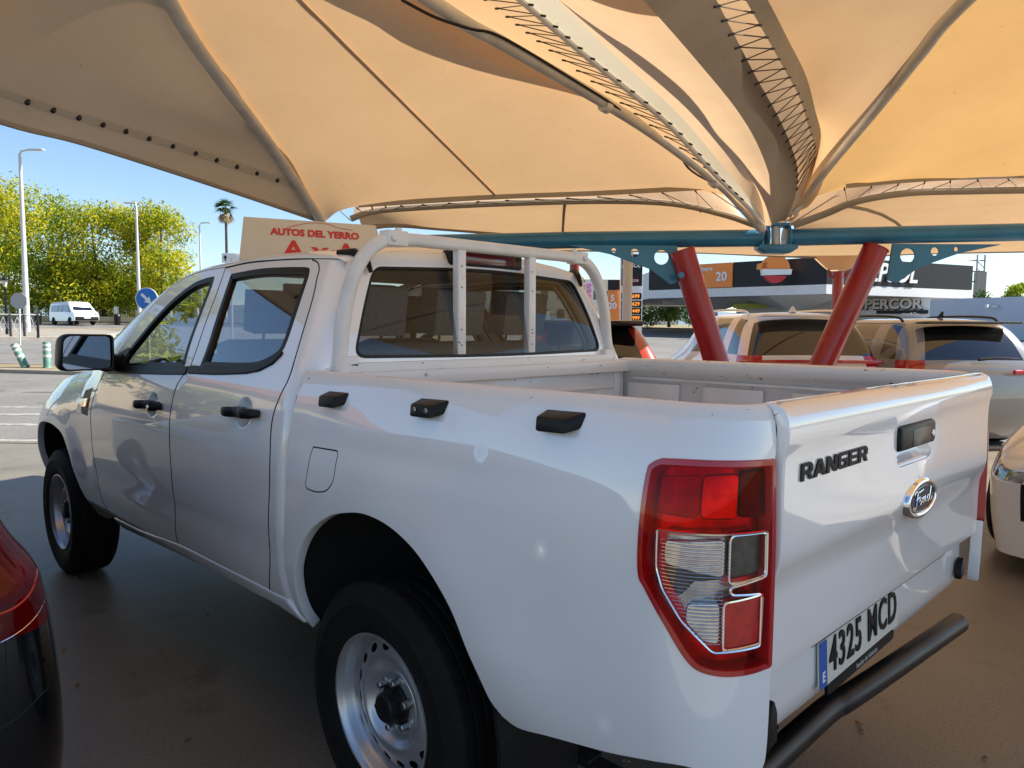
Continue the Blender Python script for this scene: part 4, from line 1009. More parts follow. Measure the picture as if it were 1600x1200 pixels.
# leaf litter on the apron : dry twigs one can pick up
LITT = mat('dry_leaf', (.22, .12, .05), .8)
LL = ['curled brown twig on the floor left of the rear wheel, nearest to the tyre', 'tiny dry leaf on the floor between the black car and the rear wheel', 'tiny dry twig on the floor just right of the black car taillight', 'dry leaf scrap on the floor under the pickup rear door',
 'small leaf on the floor in front of the rear wheel at the bottom edge', 'tiny pale scrap on the floor below the tube bumper', 'yellow dry leaf low on the floor left of the rear wheel', 'small leaf scrap behind the front tyre of the pickup', 'tiny leaf beside the black car rear bumper', 'lone leaf scrap at the bottom right corner of the floor', 'small brown leaf on the floor right of the tube bumper bend']
for i, (px, py) in enumerate([(258, 1022), (215, 1055), (105, 1020), (330, 962), (985, 1190), (1350, 1132), (300, 1152), (122, 905), (128, 1072), (1532, 1182), (1345, 1140)]):
    d = ray(px, py); t = -CZ/d.z; p = CP+d*t; mb = MB(); a = random.random()*3
    for k in range(2):
        q = p+Vector((math.cos(a+k)*.01, math.sin(a+k)*.01, .006)); e = q+Vector((math.cos(a), math.sin(a), .15))*random.uniform(.012, .03); mb.tube([q, (q+e)/2+Vector((.003, .004, .003)), e], [.002, .0045, .001], 5)
    tag(mb.build('dry_leaf', LITT), LL[i], 'leaf', 'dry leaf scraps on the concrete floor')
# ================================================================== CANOPY
def sheetmesh(name, rows, mat_, parent=None, n=6, thick=0):
    r2 = [catmull(r, n) for r in rows]; cols = [catmull([r[j] for r in r2], n) for j in range(len(r2[0]))]
    vs = [v for c in cols for v in c]; nc = len(cols[0]); fs = []
    for i in range(len(cols)-1):
        for j in range(nc-1): fs.append((i*nc+j, i*nc+j+1, (i+1)*nc+j+1, (i+1)*nc+j))
    return meshobj(name, vs, fs, mat_, parent, True)
def at(curve, t):                               # point at fraction t of a smooth curve given by control points
    c = catmull(curve, 10); k = t*(len(c)-1); i = min(int(k), len(c)-2); return c[i].lerp(c[i+1], k-i)
N0 = P(1196, 352, 7.9); L0 = P(506, 347, 7.7)
A_ = [P(506, 347, 7.7), P(480, 305, 7.25), P(420, 215, 6.5), P(345, 115, 5.45), P(270, 0, 4.65), F(-2.0, 3.6, 3.85)]
B_ = [P(1190, 350, 7.9), P(1160, 315, 7.6), P(1120, 275, 7.2), P(1000, 185, 6.4), P(800, 65, 5.4), P(690, 0, 4.95), F(-1.6, 3.6, 3.85)]
C_ = [P(1240, 325, 7.8), P(1260, 298, 7.6), P(1300, 245, 7.1), P(1370, 160, 6.3), P(1440, 72, 5.62), P(1500, 0, 5.05), F(2.95, 3.6, 3.85)]
E_ = [P(508, 346, 7.7), P(528, 331, 7.7), P(560, 322, 7.72), P(640, 314, 7.75), P(780, 306, 7.8), P(940, 300, 7.85), P(1108, 292, 7.9), P(1150, 318, 7.9), P(1186, 350, 7.9)]
tentL = empty('fabric_canopy', F(-.5, 6, 0), 'large cream fabric tent roof overhead left, stretched on two curved tubes', 'canopy', 'fabric canopies over the car lot')
tentR = empty('fabric_canopy', F(5, 6, 0), 'bright orange-lit cream fabric tent roof at the upper right of the photo', 'canopy', 'fabric canopies over the car lot')
def kid(o, p):
    o.parent = p; o.matrix_parent_inverse = Matrix.Translation(-p.location); return o
rows = []
for j in range(7):
    v = j/6; a = at(A_, v); b = at(B_, v); row = []
    for i in range(7):
        u = i/6; q = a.lerp(b, u)
        if v < 1e-6: q = at(E_, u)
        else:
            lift = (at(E_, u)-at(A_, 0).lerp(at(B_, 0), u))*max(0, 1-v)**2.2; q = q+lift
        q.z += .05*math.sin(PI*u)*math.sin(PI*v)
        row.append(q)
    rows.append(row)
kid(sheetmesh('roof_membrane', rows, MEMB), tentL)
mb = MB(); sp = [Vector(at(E_, .56))]
for k in range(1, 9): i = k/8; a = at(A_, i*.8).lerp(at(B_, i*.8), .50-.0*i); a.z -= .012; sp.append(a)
def px_of(v):
    d = v-CP; z = d.dot(FW); return 800+FPX*d.dot(RT)/z, 600-FPX*d.dot(UP)/z
rm = []
for k in range(13):
    v_ = k/12*.80; rw_ = [at([r[i] for r in rows], v_) for i in range(7)]; lo, hi = 0.0, 1.0
    for _ in range(18):
        md = (lo+hi)/2; q = at(rw_, md); x, y = px_of(q)
        if x < 775-(305-y)*1.0: lo = md
        else: hi = md
    rm.append(at(rw_, lo)+Vector((0, 0, -.010)))
rm = catmull(rm, 3); mb = MB()
vs = []; 
for p in rm: vs += [p+RH*.006, p-RH*.006, p-RH*.006+Vector((0, 0, .03)), p+RH*.006+Vector((0, 0, .03))]
fs = []
for i in range(len(rm)-1):
    for k in range(4): fs.append((i*4+k, i*4+(k+1) % 4, (i+1)*4+(k+1) % 4, (i+1)*4+k))
mb.add(vs, fs); kid(mb.build('welded_seam', MEMD), tentL)
# skirt on the left side and its hem with bolts
G_ = [P(506, 348, 7.7), P(430, 322, 7.0), P(350, 295, 6.4), P(250, 262, 5.75), P(120, 221, 5.0), P(0, 190, 4.45), F(-3.15, 3.4, 2.66), F(-3.3, 2.0, 2.62)]
A2 = [A_[0]]+[p+RH*.045+Vector((0, 0, .03)) for p in A_[1:5]]+[F(-2.0, 3.6, 3.66), F(-2.3, 2.0, 3.55)]
rows = [[at(A2, v).lerp(at(G_, v), u)+Vector((0, 0, .06*math.sin(PI*u)*math.sin(PI*min(1, v*1.2)))) for u in (0, .25, .5, .75, 1)] for v in [k/8 for k in range(9)]]
kid(sheetmesh('side_skirt', rows, MEMD), tentL)
HP = [(-90, 106), (0, 136), (100, 168), (200, 197), (300, 229), (400, 262), (470, 286), (500, 335)]
def on_skirt(v, dy):
    rw_ = [at([r[i] for r in rows], v) for i in range(5)]; lo, hi = 0.0, 1.0
    for _ in range(20):
        md = (lo+hi)/2; q = at(rw_, md); x, y = px_of(q)
        if y < lerp(x, HP)+dy: lo = md
        else: hi = md
    return at(rw_, lo)-Vector((0, 0, .012))-FH*.012
r2_ = [[on_skirt(.03+.86*k/24, 0), on_skirt(.03+.86*k/24, 5.5), on_skirt(.03+.86*k/24, 11)] for k in range(25)]
HEM2 = membrane('pale_grey_hem', (.60, .55, .47), (.5, .4, .3), .12, .15)
kid(sheetmesh('skirt_hem', r2_, HEM2, n=2), tentL)
BOLT = mat('dark_bolt', (.05, .045, .04), .4, .8)
for k in range(20):
    c = on_skirt(.05+.82*(k/19), 5.5)-FH*.01-Vector((0, 0, .006)); mb = MB(); mb.lathe([(0, .012), (.011, .010), (.018, .004), (.020, 0)], frame(c, (RH.x, RH.y, 0), (0, 0, 1)), 12); kid(mb.build('hem_bolt', BOLT, smooth=True), tentL)
# edge cable rope along the skirt
mb = MB(); mb.tube(catmull(G_, 6), .018, 8); kid(mb.build('edge_rope', HEMM, smooth=True), tentL)
def arch(name, pts, r, par):
    mb = MB(); mb.tube(catmull([Vector(p)-Vector((0, 0, r*1.0)) for p in pts], 8), r, 16); return kid(mb.build(name, GALV, smooth=True), par)
arch('tube_rib', A_, .045, tentL); arch('tube_rib', B_, .048, tentL); arch('tube_rib', C_, .045, tentR)
# collars on the tube
for t in (.34, .55):
    c = at(B_, t)-Vector((0, 0, .068)); d = (at(B_, t+.02)-at(B_, t-.02)).normalized(); mb = MB(); mb.tube([c-d*.03, c+d*.03], .056, 16); kid(mb.build('tube_collar', GALV, smooth=True), tentL)
# right tent
ER = [P(1238, 330, 7.85), P(1268, 310, 7.8), P(1322, 293, 7.6), P(1420, 284, 7.45), P(1520, 279, 7.4), P(1640, 276, 7.3), F(7.2, 7.3, 2.9), F(9.5, 7.2, 2.55)]
AR = [F(9.5, 7.2, 2.55), F(8.8, 6.2, 3.1), F(7.8, 5.0, 3.6), F(6.8, 3.2, 3.95)]
rows = []
for j in range(6):
    v = j/5; a = at(C_, v); b = at(AR, v); row = []
    for i in range(7):
        u = i/6; q = a.lerp(b, u)
        if v < 1e-6: q = at(ER, u)
        else: q = q+(at(ER, u)-at(C_, 0).lerp(at(AR, 0), u))*(1-v)**2.2
        row.append(q)
    rows.append(row)
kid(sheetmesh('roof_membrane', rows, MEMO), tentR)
# gutter between the two tents : hanging folds that all gather at the blue beam
def cpath(pix, D0, D1): 
    n = len(pix); return [P(x, y, D0+(D1-D0)*(i/(n-1))**1.0) for i, (x, y) in enumerate(pix)]
pH1 = cpath([(1192, 352), (1170, 325), (1120, 275), (1040, 190), (925, 95), (815, 0), (700, -100)], 7.9, 4.0)
pF = cpath([(1205, 352), (1210, 310), (1190, 240), (1150, 170), (1080, 85), (1005, 0), (900, -110)], 7.85, 2.7)
pF1b = cpath([(1196, 352), (1185, 300), (1150, 245), (1085, 165), (995, 80), (905, 0), (800, -100)], 7.88, 3.2)
pF2 = cpath([(1228, 345), (1247, 290), (1240, 240), (1215, 180), (1170, 100), (1120, 0), (1050, -120)], 7.85, 3.2)
pF3 = cpath([(1232, 345), (1270, 250), (1267, 215), (1250, 155), (1215, 90), (1165, 0), (1090, -120)], 7.85, 3.35)
pF4 = cpath([(1236, 340), (1280, 240), (1277, 190), (1260, 120), (1225, 50), (1200, 0), (1130, -120)], 7.85, 3.5)
pBup = cpath([(1184, 350), (1148, 312), (1104, 268), (982, 176), (780, 54), (668, -10), (540, -96)], 7.95, 4.75)
pCup = cpath([(1240, 325), (1262, 296), (1302, 241), (1372, 156), (1442, 68), (1502, -4), (1590, -120)], 7.9, 4.4)
gut = empty('canopy_gutter', F(1.5, 6, 0), 'hanging grey and tan fabric gutter folds laced between the two tent roofs', 'canopy')
def ruled(name, a, b, m_, sag=.0, par=gut, n=8, k=3):
    rows = []
    for j in range(n+1):
        v = j/n; p, q = at(a, v), at(b, v); rows.append([p.lerp(q, i/k)+Vector((0, 0, -sag*math.sin(PI*i/k)*math.sin(PI*v*.8+.2))) for i in range(k+1)])
    return kid(sheetmesh(name, rows, m_, n=4), par)
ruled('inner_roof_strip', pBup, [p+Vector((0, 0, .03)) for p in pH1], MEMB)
for nm, a, dw in (('white_hem', pH1, .035),):
    mb = MB(); mb.tube(catmull(a, 6), .022, 8); kid(mb.build('white_hem', WPLAIN, smooth=True), gut)
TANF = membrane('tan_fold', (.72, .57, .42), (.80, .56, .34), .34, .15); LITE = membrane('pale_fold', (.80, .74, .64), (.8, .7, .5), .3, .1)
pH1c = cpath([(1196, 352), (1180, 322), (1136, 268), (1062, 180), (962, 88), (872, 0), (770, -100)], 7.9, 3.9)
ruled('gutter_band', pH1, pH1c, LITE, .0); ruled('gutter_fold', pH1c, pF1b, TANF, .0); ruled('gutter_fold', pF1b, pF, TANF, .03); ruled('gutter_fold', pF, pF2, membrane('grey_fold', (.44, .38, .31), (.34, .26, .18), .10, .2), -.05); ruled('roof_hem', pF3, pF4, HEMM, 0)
pK1 = cpath([(1215, 350), (1225, 300), (1215, 240), (1190, 180), (1145, 100), (1085, 0), (1000, -120)], 7.95, 4.6)
pK2 = cpath([(1238, 345), (1286, 290), (1300, 190), (1290, 120), (1262, 50), (1240, 0), (1200, -120)], 7.95, 4.9)
ruled('inner_roof_strip', pK1, pK2, MEMB)
ruled('inner_roof_strip', pF4, pCup, MEMB, -.04)
ROPE = mat('lacing_cord', (.10, .07, .04), .7)
def lacing(name, a, b, n, par, t0=.05, t1=.95, r=.0045, eyes=True, back=-.012):
    mb = MB(); zig = []
    for k in range(n+1):
        t = t0+(t1-t0)*k/n; p = at(a, t)+Vector((0, 0, back)); q = at(b, min(1, t+(t1-t0)/n/2))+Vector((0, 0, back)); zig += [p, q]
    mb.tube(zig, r, 5); o = kid(mb.build(name, ROPE), par)
    mb = MB()
    for i, p in enumerate(zig):
        qd = zig[i+1] if i+1 < len(zig) else zig[i-1]; d = (p-qd).normalized(); mb.tube([p-d*.008, p+d*.028], .0075, 6)
    e = kid(mb.build(name+'_eyelets', BOLT), par); tag(e, kind='stuff'); return o
lacing('cord_lacing', pF2, pF3, 22, gut, .16, .93, .0045)
pB2 = cpath([(1180, 345), (1150, 308), (1105, 262), (985, 168), (860, 75), (765, 0), (650, -90)], 7.85, 4.3)
lacing('cord_lacing', pB2, [p+Vector((0, 0, .0))+RH*.03 for p in pH1], 24, gut, .22, .93, .0038)
# far edge : dark keder strip, lacing and the neighbour's edge
E1 = [P(560, 325, 7.7), P(640, 320, 7.72), P(780, 312, 7.78), P(940, 306, 7.8), P(1108, 297, 7.85)]
E1b = [p+Vector((0, 0, .05)) for p in E1]; E1b[0].z -= .03; rows = [[a-FH*.02, b-FH*.02] for a, b in zip(E1, E1b)]
kid(sheetmesh('edge_strip', rows, HEMM, n=8), tentL)
E2 = [P(548, 342, 7.7), P(580, 331, 7.75), P(640, 325, 7.8), P(780, 318, 7.85), P(940, 314, 7.9), P(1050, 318, 7.92), P(1130, 335, 7.92), P(1180, 352, 7.92)]
mb = MB(); mb.tube(catmull(E2, 6), .032, 8); kid(mb.build('neighbour_edge_roll', HEMM, smooth=True), tentL)
lacing('cord_lacing', E1, [at(E2, .08+.76*k/6) for k in range(7)], 13, tentL, 0, .97, .004)
R1 = [P(1320, 295, 7.6), P(1420, 286, 7.45), P(1520, 281, 7.4), P(1640, 278, 7.3)]; R1b = [p+Vector((0, 0, .055)) for p in R1]
kid(sheetmesh('edge_strip', [[a-FH*.02, b-FH*.02] for a, b in zip(R1, R1b)], HEMM, n=8), tentR)
R2 = [P(1240, 352, 7.9), P(1290, 334, 7.8), P(1340, 314, 7.6), P(1420, 301, 7.5), P(1520, 298, 7.45), P(1640, 296, 7.3)]
mb = MB(); mb.tube(catmull(R2, 6), .036, 8); kid(mb.build('neighbour_edge_roll', HEMM, smooth=True), tentR)
lacing('cord_lacing', R1, [at(R2, .3+.7*k/6) for k in range(7)], 7, tentR, 0, .97, .004)
for a, b in (((1108, 297), (1190, 352)), ((1320, 297), (1236, 350)), ((530, 328), (548, 345))):
    mb = MB(); mb.tube([P(*a, 7.85), P(*b, 7.9)], .005, 5); kid(mb.build('corner_cord', ROPE), gut)
# inner flaps behind the laced edges
for e1_, e2_, t_ in (([p+FH*.28+Vector((0, 0, .10)) for p in [P(545, 328, 7.7)]+E1+[P(1170, 345, 7.9)]], [p+FH*.10-Vector((0, 0, .01)) for p in E2], tentL), ([p+FH*.28+Vector((0, 0, .10)) for p in [P(1245, 345, 7.9)]+R1+[F(7.2, 7.3, 2.9)]], [p+FH*.10 for p in R2], tentR)):
    ruled('edge_flap', e1_, e2_, MEMB, 0, t_, n=10, k=2)
# tents beyond the beam
def fartent(label, near, far, matm=MEMB, seam=None, bulge=.15):
    t = empty('fabric_canopy', near[0], label, 'canopy', 'fabric canopies over the car lot'); rows = []
    for j in range(6):
        v = j/5; rows.append([at(near, i/8).lerp(at(far, i/8), v)+Vector((0, 0, bulge*math.sin(PI*v))) for i in range(9)])
    kid(sheetmesh('roof_membrane', rows, matm, n=3), t)
    if seam:
        for s_ in seam:
            mb = MB(); mb.tube([rows[j][0].lerp(rows[j][-1], s_)*0+at([r for r in rows[j]], s_)-Vector((0, 0, .02)) for j in range(6)], .018, 6); kid(mb.build('welded_seam', HEMM, smooth=True), t)
    mb = MB(); mb.tube(catmull(far, 6), .03, 8); kid(mb.build('edge_rope', HEMM, smooth=True), t)
    return t
fartent('cream tent roof beyond the blue beam, seen edge-on above the pickup cab', [P(548, 344, 7.7)]+[p+Vector((0, 0, .01)) for p in E2[1:]], [P(566, 357, 8.4), P(620, 352, 9.5), P(700, 358, 10.5), P(860, 370, 11.3), P(1010, 374, 11.4), P(1130, 374, 11), P(1200, 372, 9.6)], seam=(.52,), bulge=.10)
fartent('cream tent roof beyond the beam on the right, above the grey car', R2, [P(1240, 372, 9), P(1340, 372, 11.2), P(1460, 372, 11.5), P(1560, 370, 11.5), P(1640, 370, 11.4), P(1760, 372, 11)], seam=(.35,), bulge=.10)
fartent('distant cream tent roof showing just under the blue beam', [P(830, 372, 11.6), P(1000, 376, 11.6), P(1250, 378, 11.4), P(1420, 376, 11.6), P(1660, 374, 11.6)], [P(840, 391, 16.5), P(900, 391, 17), P(1080, 394, 17.5), P(1290, 402, 17), P(1440, 396, 17.5), P(1650, 392, 17)], bulge=.0)
# unseen sheet added above the viewer to block sun, cut short to admit sidelight
ov = empty('fabric_canopy', F(4, 0, 3.8), 'unseen cream fabric sheet above the viewer, added to shade the lot', 'canopy', 'fabric canopies over the car lot')
rows = [[F(-3.2+.35*j/3 if l_ == 0 else -3.2+l_*2.6, D_, 3.62+.10*math.sin(l_*1.2)*math.sin(D_*2)) for l_ in range(8)] for j, D_ in enumerate((3.95, 3.3, 2.6, 1.8, 1.3, .85))]
for r_ in rows: r_[0].z = 3.1 
kid(sheetmesh('roof_membrane', rows, MEMB, n=3), ov)
for l_ in (.5, 5.7): kid((lambda m_: (m_.tube([F(l_, .9, 3.75), F(l_, 2.4, 3.8), F(l_, 3.9, 3.78)], .05, 10), m_.build('tube_rib', GALV, smooth=True))[1])(MB()), ov)
# black power cable under the tube
mb = MB(); mb.tube(catmull([P(628, 0, 4.7), P(680, 27, 4.9), P(735, 45, 5.1), P(770, 52, 5.2), P(820, 78, 5.4), P(905, 130, 5.8), P(960, 165, 6.1), P(1010, 205, 6.5), P(1050, 222, 6.8), P(1075, 262, 7.1), P(1110, 284, 7.5), P(1138, 292, 7.7)], 5), .010, 8)
tag(mb.build('power_cable', SEAL, smooth=True), 'thin black cable sagging along the canopy tube', 'cable')
# teal beam with flange, gussets and red struts
beam = empty('canopy_beam', P(1210, 370, 8.0), 'horizontal teal steel beam with bolted flange joint and round-holed gussets', 'beam')
z_ = P(1210, 372, 8.0)
BL = P(545, 382, 8.5); BM = P(1190, 372, 8.0); BN = P(1235, 371, 8.0); BR = P(1720, 360, 7.7)
mb = MB(); mb.tube([BL, P(700, 379, 8.35), P(900, 375, 8.2), BM], .090, 24); kid(mb.build('beam_tube', BLUEP, smooth=True, sharp=50), beam)
mb = MB(); mb.tube([BN, P(1400, 367, 7.9), BR], .090, 24); kid(mb.build('beam_tube', BLUEP, smooth=True, sharp=50), beam)
for c in (P(1196, 372, 8.0), P(1229, 371, 8.0)):
    mb = MB(); mb.lathe([(0, -.012), (.135, -.012), (.135, .012), (0, .012)], frame(c, (0, 0, 1), (FH.x, FH.y, 0)), 24); kid(mb.build('flange', BLUEP, bevel=.003), beam)
mb = MB(); M1 = frame(P(1212, 392, 7.98)+RH*0, RH, (0, 0, 1))
mb.prism([(-.20, .06), (.20, .06), (.20, .02), (.12, -.03), (-.12, -.03), (-.20, .02)], M1 @ Matrix.Translation((0, 0, -.10)), .2); mb.box(P(1212, 352, 8.0), (.22, .22, .03), Matrix.Rotation(YAW, 3, 'Z')); kid(mb.build('joint_bracket', BLUEP, bevel=.004), beam)
mb = MB(); mb.tube([P(1212, 354, 8), P(1212, 388, 8)], .045, 12); kid(mb.build('joint_core', WPLAIN, smooth=True), beam)
def gusset(a, flipx, c1):
    # triangular plate with three holes hanging under the beam; a = top inner corner pixel
    w_, h_ = 1.12, .40; outer = [Vector(p) for p in ((0, 0), (w_, 0), (w_*.62, -.09), (w_*.25, -.24), (.06, -h_), (-.04, -h_*.92))]
    holes = [[Vector((cx+r*math.cos(t), cy+r*math.sin(t))) for t in [2*PI*k/20 for k in range(20)]] for cx, cy, r in ((.16, -.12, .078), (.44, -.075, .045), (.66, -.05, .026))]
    if flipx: outer = [Vector((-p[0], p[1])) for p in outer]; holes = [[Vector((-p[0], p[1])) for p in h] for h in holes]
    M = frame(c1, RH, (0, 0, 1))
    o = panel('gusset', outer, lambda x, y: M @ Vector((x, y, 0)), BLUEP, None, holes=holes, step=.08, bstep=.03, edge=.02, raw=True)
    o2 = MB(); return kid(o, beam)
gusset(None, True, P(1058, 384, 7.93)); gusset(None, False, P(1395, 381, 7.82))
def strut(px_t, px_b, lab):
    top = P(*px_t, 7.9); bot = P(*px_b, 7.9); bot.z = 0.02; s = empty('canopy_strut', (bot.x, bot.y, 0), lab, 'post', 'red canopy posts')
    mb = MB(); mb.tube([bot, top], .128, 28); kid(mb.build('post_tube', REDP, smooth=True, sharp=50), s)
    mb = MB(); d = (top-bot).normalized(); mb.tube([top, top+d*.012], .134, 28); kid(mb.build('post_cap', REDP, smooth=True, sharp=50), s)
    mb = MB(); mb.box((bot.x, bot.y, .015), (.36, .36, .02), Matrix.Rotation(YAW, 3, 'Z')); kid(mb.build('base_plate', REDP, bevel=.003), s); return s
strut((1066, 392), (1168, 728), 'thick red post leaning left, in front of the pearl white car'); strut((1368, 388), (1212, 728), 'thick red post leaning right, between the white and the grey car')
mb = MB(); mb.lathe([(0, .03), (.03, .03), (.035, .0)], frame(P(1064, 430, 7.74), RH, (0, 0, 1)), 16); o_ = mb.build('siren_box', BLUEP, smooth=True); tag(o_, 'small round fitting on the left leaning red post', 'fitting')
# ================================================================== CARS
HLAMP = mat('headlamp_unit', (.30, .31, .32), .08, .7, coat=1, var=.7, vscale=14)
def split_keys(me, keys, names, mats, root, M):
    """one object per connected piece of each kind"""
    vn = [v.normal.copy() for v in me.vertices]; par = {}
    out = []
    adj = {}
    for p in me.polygons:
        for v in p.vertices: adj.setdefault((keys[p.material_index] if False else p.material_index, v), []).append(p.index)
    seen = set()
    for p in me.polygons:
        if p.index in seen: continue
        st = [p.index]; seen.add(p.index); comp = []
        while st:
            q = st.pop(); comp.append(q); mi = me.polygons[q].material_index
            for v in me.polygons[q].vertices:
                for r in adj[(mi, v)]:
                    if r not in seen: seen.add(r); st.append(r)
        mi = me.polygons[comp[0]].material_index; vs_ = sorted({v for q in comp for v in me.polygons[q].vertices}); mp = {v: i for i, v in enumerate(vs_)}
        o = meshobj(names[mi], [M @ me.vertices[v].co for v in vs_], [[mp[v] for v in me.polygons[q].vertices] for q in comp], mats[mi], None, True, [(M.to_3x3() @ vn[v]) for v in vs_])
        kid(o, root); out.append(o)
    return out
def car(label, cat, l, D, head, Lc, Wc, Hc, bodymat, z0=0, belt=.98, hatch=.32, glassm=None, rails=False, lampmat=None, colname='car', rearlow=None, wheels=True, windows=((1, 2), (3, 4), (5, 6)), rw=(4, 6), roofmat=None, group=None, z2=None, rq=(1, 5), fl=None):
    """l, D : middle of the REAR face in canopy axes ; head : heading angle in the world"""
    loc = F(l, D, z0); root = empty(colname, loc, label, cat, group); M = Matrix.Translation(loc) @ Matrix.Rotation(head, 4, 'Z')
    W = Wc/2; rz = Hc; rf = .74*W
    # stations : x, side width factor, belt z, roof z, roof width
    st = [(.10, .95, belt, rz-.07, rf*.93), (.30, .985, belt, rz-.025, rf*.97), (.80, 1, belt, rz, rf), (.90, 1, belt, rz, rf), (1.75, 1, belt-.01, rz+.01, rf), (1.83, 1, belt-.01, rz+.01, rf), (Lc-2.05, 1, belt-.03, rz-.02, rf), (Lc-1.85, 1, belt-.04, rz-.09, rf*.95), (Lc-1.15, .99, belt-.08, belt+.02, .76*W), (Lc-.35, .94, belt-.22, belt-.13, .62*W), (Lc-.12, .86, belt-.34, belt-.22, .55*W)]
    rings = []
    for i, (x, wf, bz, rz_, rw_) in enumerate(st):
        w_ = W*wf; f = [(.93, .13), (.985, .34), (1.0, .60), (.985, bz-.12), (.95, bz-.0)]
        if fl: f = [(a_*k_, b_) for (a_, b_), k_ in zip(f, fl)]
        r_ = [Vector((x, w_*a, b)) for a, b in f]; r_[3].z = bz-.10 if not z2 else z2+.07; r_[2].z = z2 or r_[2].z
        gy = w_*.95; r_.append(Vector((x, gy*.45+rw_*.55, bz+(rz_-bz)*.62))); r_.append(Vector((x, rw_, rz_-.045 if rz_-bz > .15 else rz_-.01))); r_.append(Vector((x, rw_*.80, rz_))); r_.append(Vector((x, rw_*.4, rz_+.015))); r_.append(Vector((x, 0, rz_+.02)))
        if i == 0:
            for k_, dx in enumerate((.10, -.05, -.06, -.02, .02, hatch*.55, hatch)): r_[k_].x += dx
            for k_ in (7, 8, 9): r_[k_].x += hatch*.95
        if i == 1:
            for k_ in (5, 6, 7, 8, 9): r_[k_].x += hatch*.75
        rings.append(r_+[Vector((v.x, -v.y, v.z)) for v in r_[:9][::-1]])
    b = bmesh.new(); V = [[b.verts.new(v) for v in r_] for r_ in rings]; n = len(rings[0])
    names = ['body', 'side_window', 'rear_window', 'windscreen', 'tail_light', 'headlight', 'grille', 'roof_panel']; G = glassm or DGLASS
    mats = [bodymat, G, G, G, lampmat or REDS, HLAMP, PLASTIC, roofmat or bodymat]
    def F4(vs_, mi):
        f = b.faces.new(vs_); f.material_index = mi; f.smooth = True
    for i in range(len(st)-1):
        for k in range(n-1):
            kk = min(k, n-2-k); mi = 0
            if kk in (4, 5) and any(a <= i < c for a, c in windows): mi = 1
            if kk in (4, 5) and i == 6: mi = 0
            if i in (7,) and kk >= 6: mi = 3
            if kk in ((2, 3) if z2 else (3,)) and i == 0: mi = 4
            if kk == 3 and i == 9: mi = 5
            if roofmat and kk >= 6 and i < 7: mi = 7
            F4([V[i][k], V[i+1][k], V[i+1][k+1], V[i][k+1]], mi)
    def endcap(i, sg, bulge):
        top = V[i][6:13]; ty = [v.co.y/top[0].co.y for v in top]; grid = []
        for j in range(6):
            a, c = V[i][j], V[i][n-1-j]; row = [a]
            for q in range(1, 6): y = a.co.y*ty[q]; row.append(b.verts.new(Vector((a.co.x+sg*bulge*(1-ty[q]**2), y, a.co.z+(.012*(1-ty[q]**2) if j > 3 else 0)))))
            row.append(c); grid.append(row)
        grid.append(top)
        for j in range(6):
            for q in range(6):
                mi = 0
                if sg < 0:
                    if rw[0] <= j < rw[1] and rq[0] <= q < rq[1]: mi = 2
                    if j in ((2, 3) if z2 else (3,)) and q in (0, 5): mi = 4
                else:
                    if j == 3 and q in (0, 5): mi = 5
                    if j in (1, 2) and 0 < q < 5: mi = 6
                vs_ = [grid[j][q], grid[j+1][q], grid[j+1][q+1], grid[j][q+1]]
                F4(vs_, mi)
    endcap(0, -1, .06); endcap(len(st)-1, 1, .12)
    bmesh.ops.recalc_face_normals(b, faces=b.faces)
    me = bpy.data.meshes.new('cage'); b.to_mesh(me); b.free(); o = bpy.data.objects.new('cage', me); COL.objects.link(o)
    for m_ in mats: me.materials.append(m_)
    sb = o.modifiers.new('s', 'SUBSURF'); sb.levels = 3; sb.render_levels = 3
    dg = bpy.context.evaluated_depsgraph_get(); ev = bpy.data.meshes.new_from_object(o.evaluated_get(dg)); bpy.data.objects.remove(o)
    parts = split_keys(ev, None, names, mats, root, M)
    if wheels:
        for x, s_ in ((.85, 1), (.85, -1), (Lc-.85, 1), (Lc-.85, -1)):
            c = M @ Matrix.Translation((x, s_*(W-.10), .33)) @ Matrix.Rotation(PI/2, 4, 'X'); mb = MB()
            mb.lathe([(.20, -.10), (.30, -.11), (.33, -.08), (.33, .08), (.30, .11), (.20, .10)], c, 32); t = kid(mb.build('tyre', RUBBER, smooth=True, sharp=40), root)
            mb = MB(); mb.lathe([(.21, -.105), (.19, -.08), (.05, -.07), (0, -.07)], c, 24); mb.lathe([(.21, .105), (.19, .08), (.05, .07), (0, .07)], c, 24); kid(mb.build('rim', STEEL, smooth=True), root)
    if rails:
        for s_ in (1, -1):
            mb = MB(); mb.tube(catmull([M @ Vector((x, s_*y, z)) for x, y, z in ((.62, rf*.92, rz-.03), (.75, rf*.93, rz+.025), (1.3, rf*.94, rz+.05), (2.1, rf*.94, rz+.045), (Lc-2.1, rf*.92, rz+.0))], 5), .016, 8); kid(mb.build('roof_rail', rails, smooth=True), root)
    return root, M
HB = YAW+math.radians(3)
PEARL = paint('pearl_white_paint', (.74, .73, .70)); GREY = paint('grey_metallic_paint', (.20, .21, .22)); REDCAR = paint('red_car_paint', (.42, .01, .012)); 
wc, Mw = car('pearl white car with silver roof rails and wide dark rear glass, behind the red posts', 'car', 3.72, 9.15, HB, 4.5, 1.86, 1.67, PEARL, belt=1.10, rails=CHROME, group='cars parked beyond the pickup', lampmat=REDS, rq=(0, 6))
gc, Mg = car('grey car with black roof rails, fin aerial and round badge, behind the tailgate', 'car', 5.66, 9.05, HB, 4.2, 1.84, 1.60, GREY, belt=1.06, rails=SEAL, group='cars parked beyond the pickup')
rc, Mr = car('red car with a black roof spoiler, half hidden behind the pickup cab', 'car', .98, 8.9, HB, 4.2, 1.80, 1.56, REDCAR, belt=1.05, hatch=.42, roofmat=BLKPAINT, group='cars parked beyond the pickup')
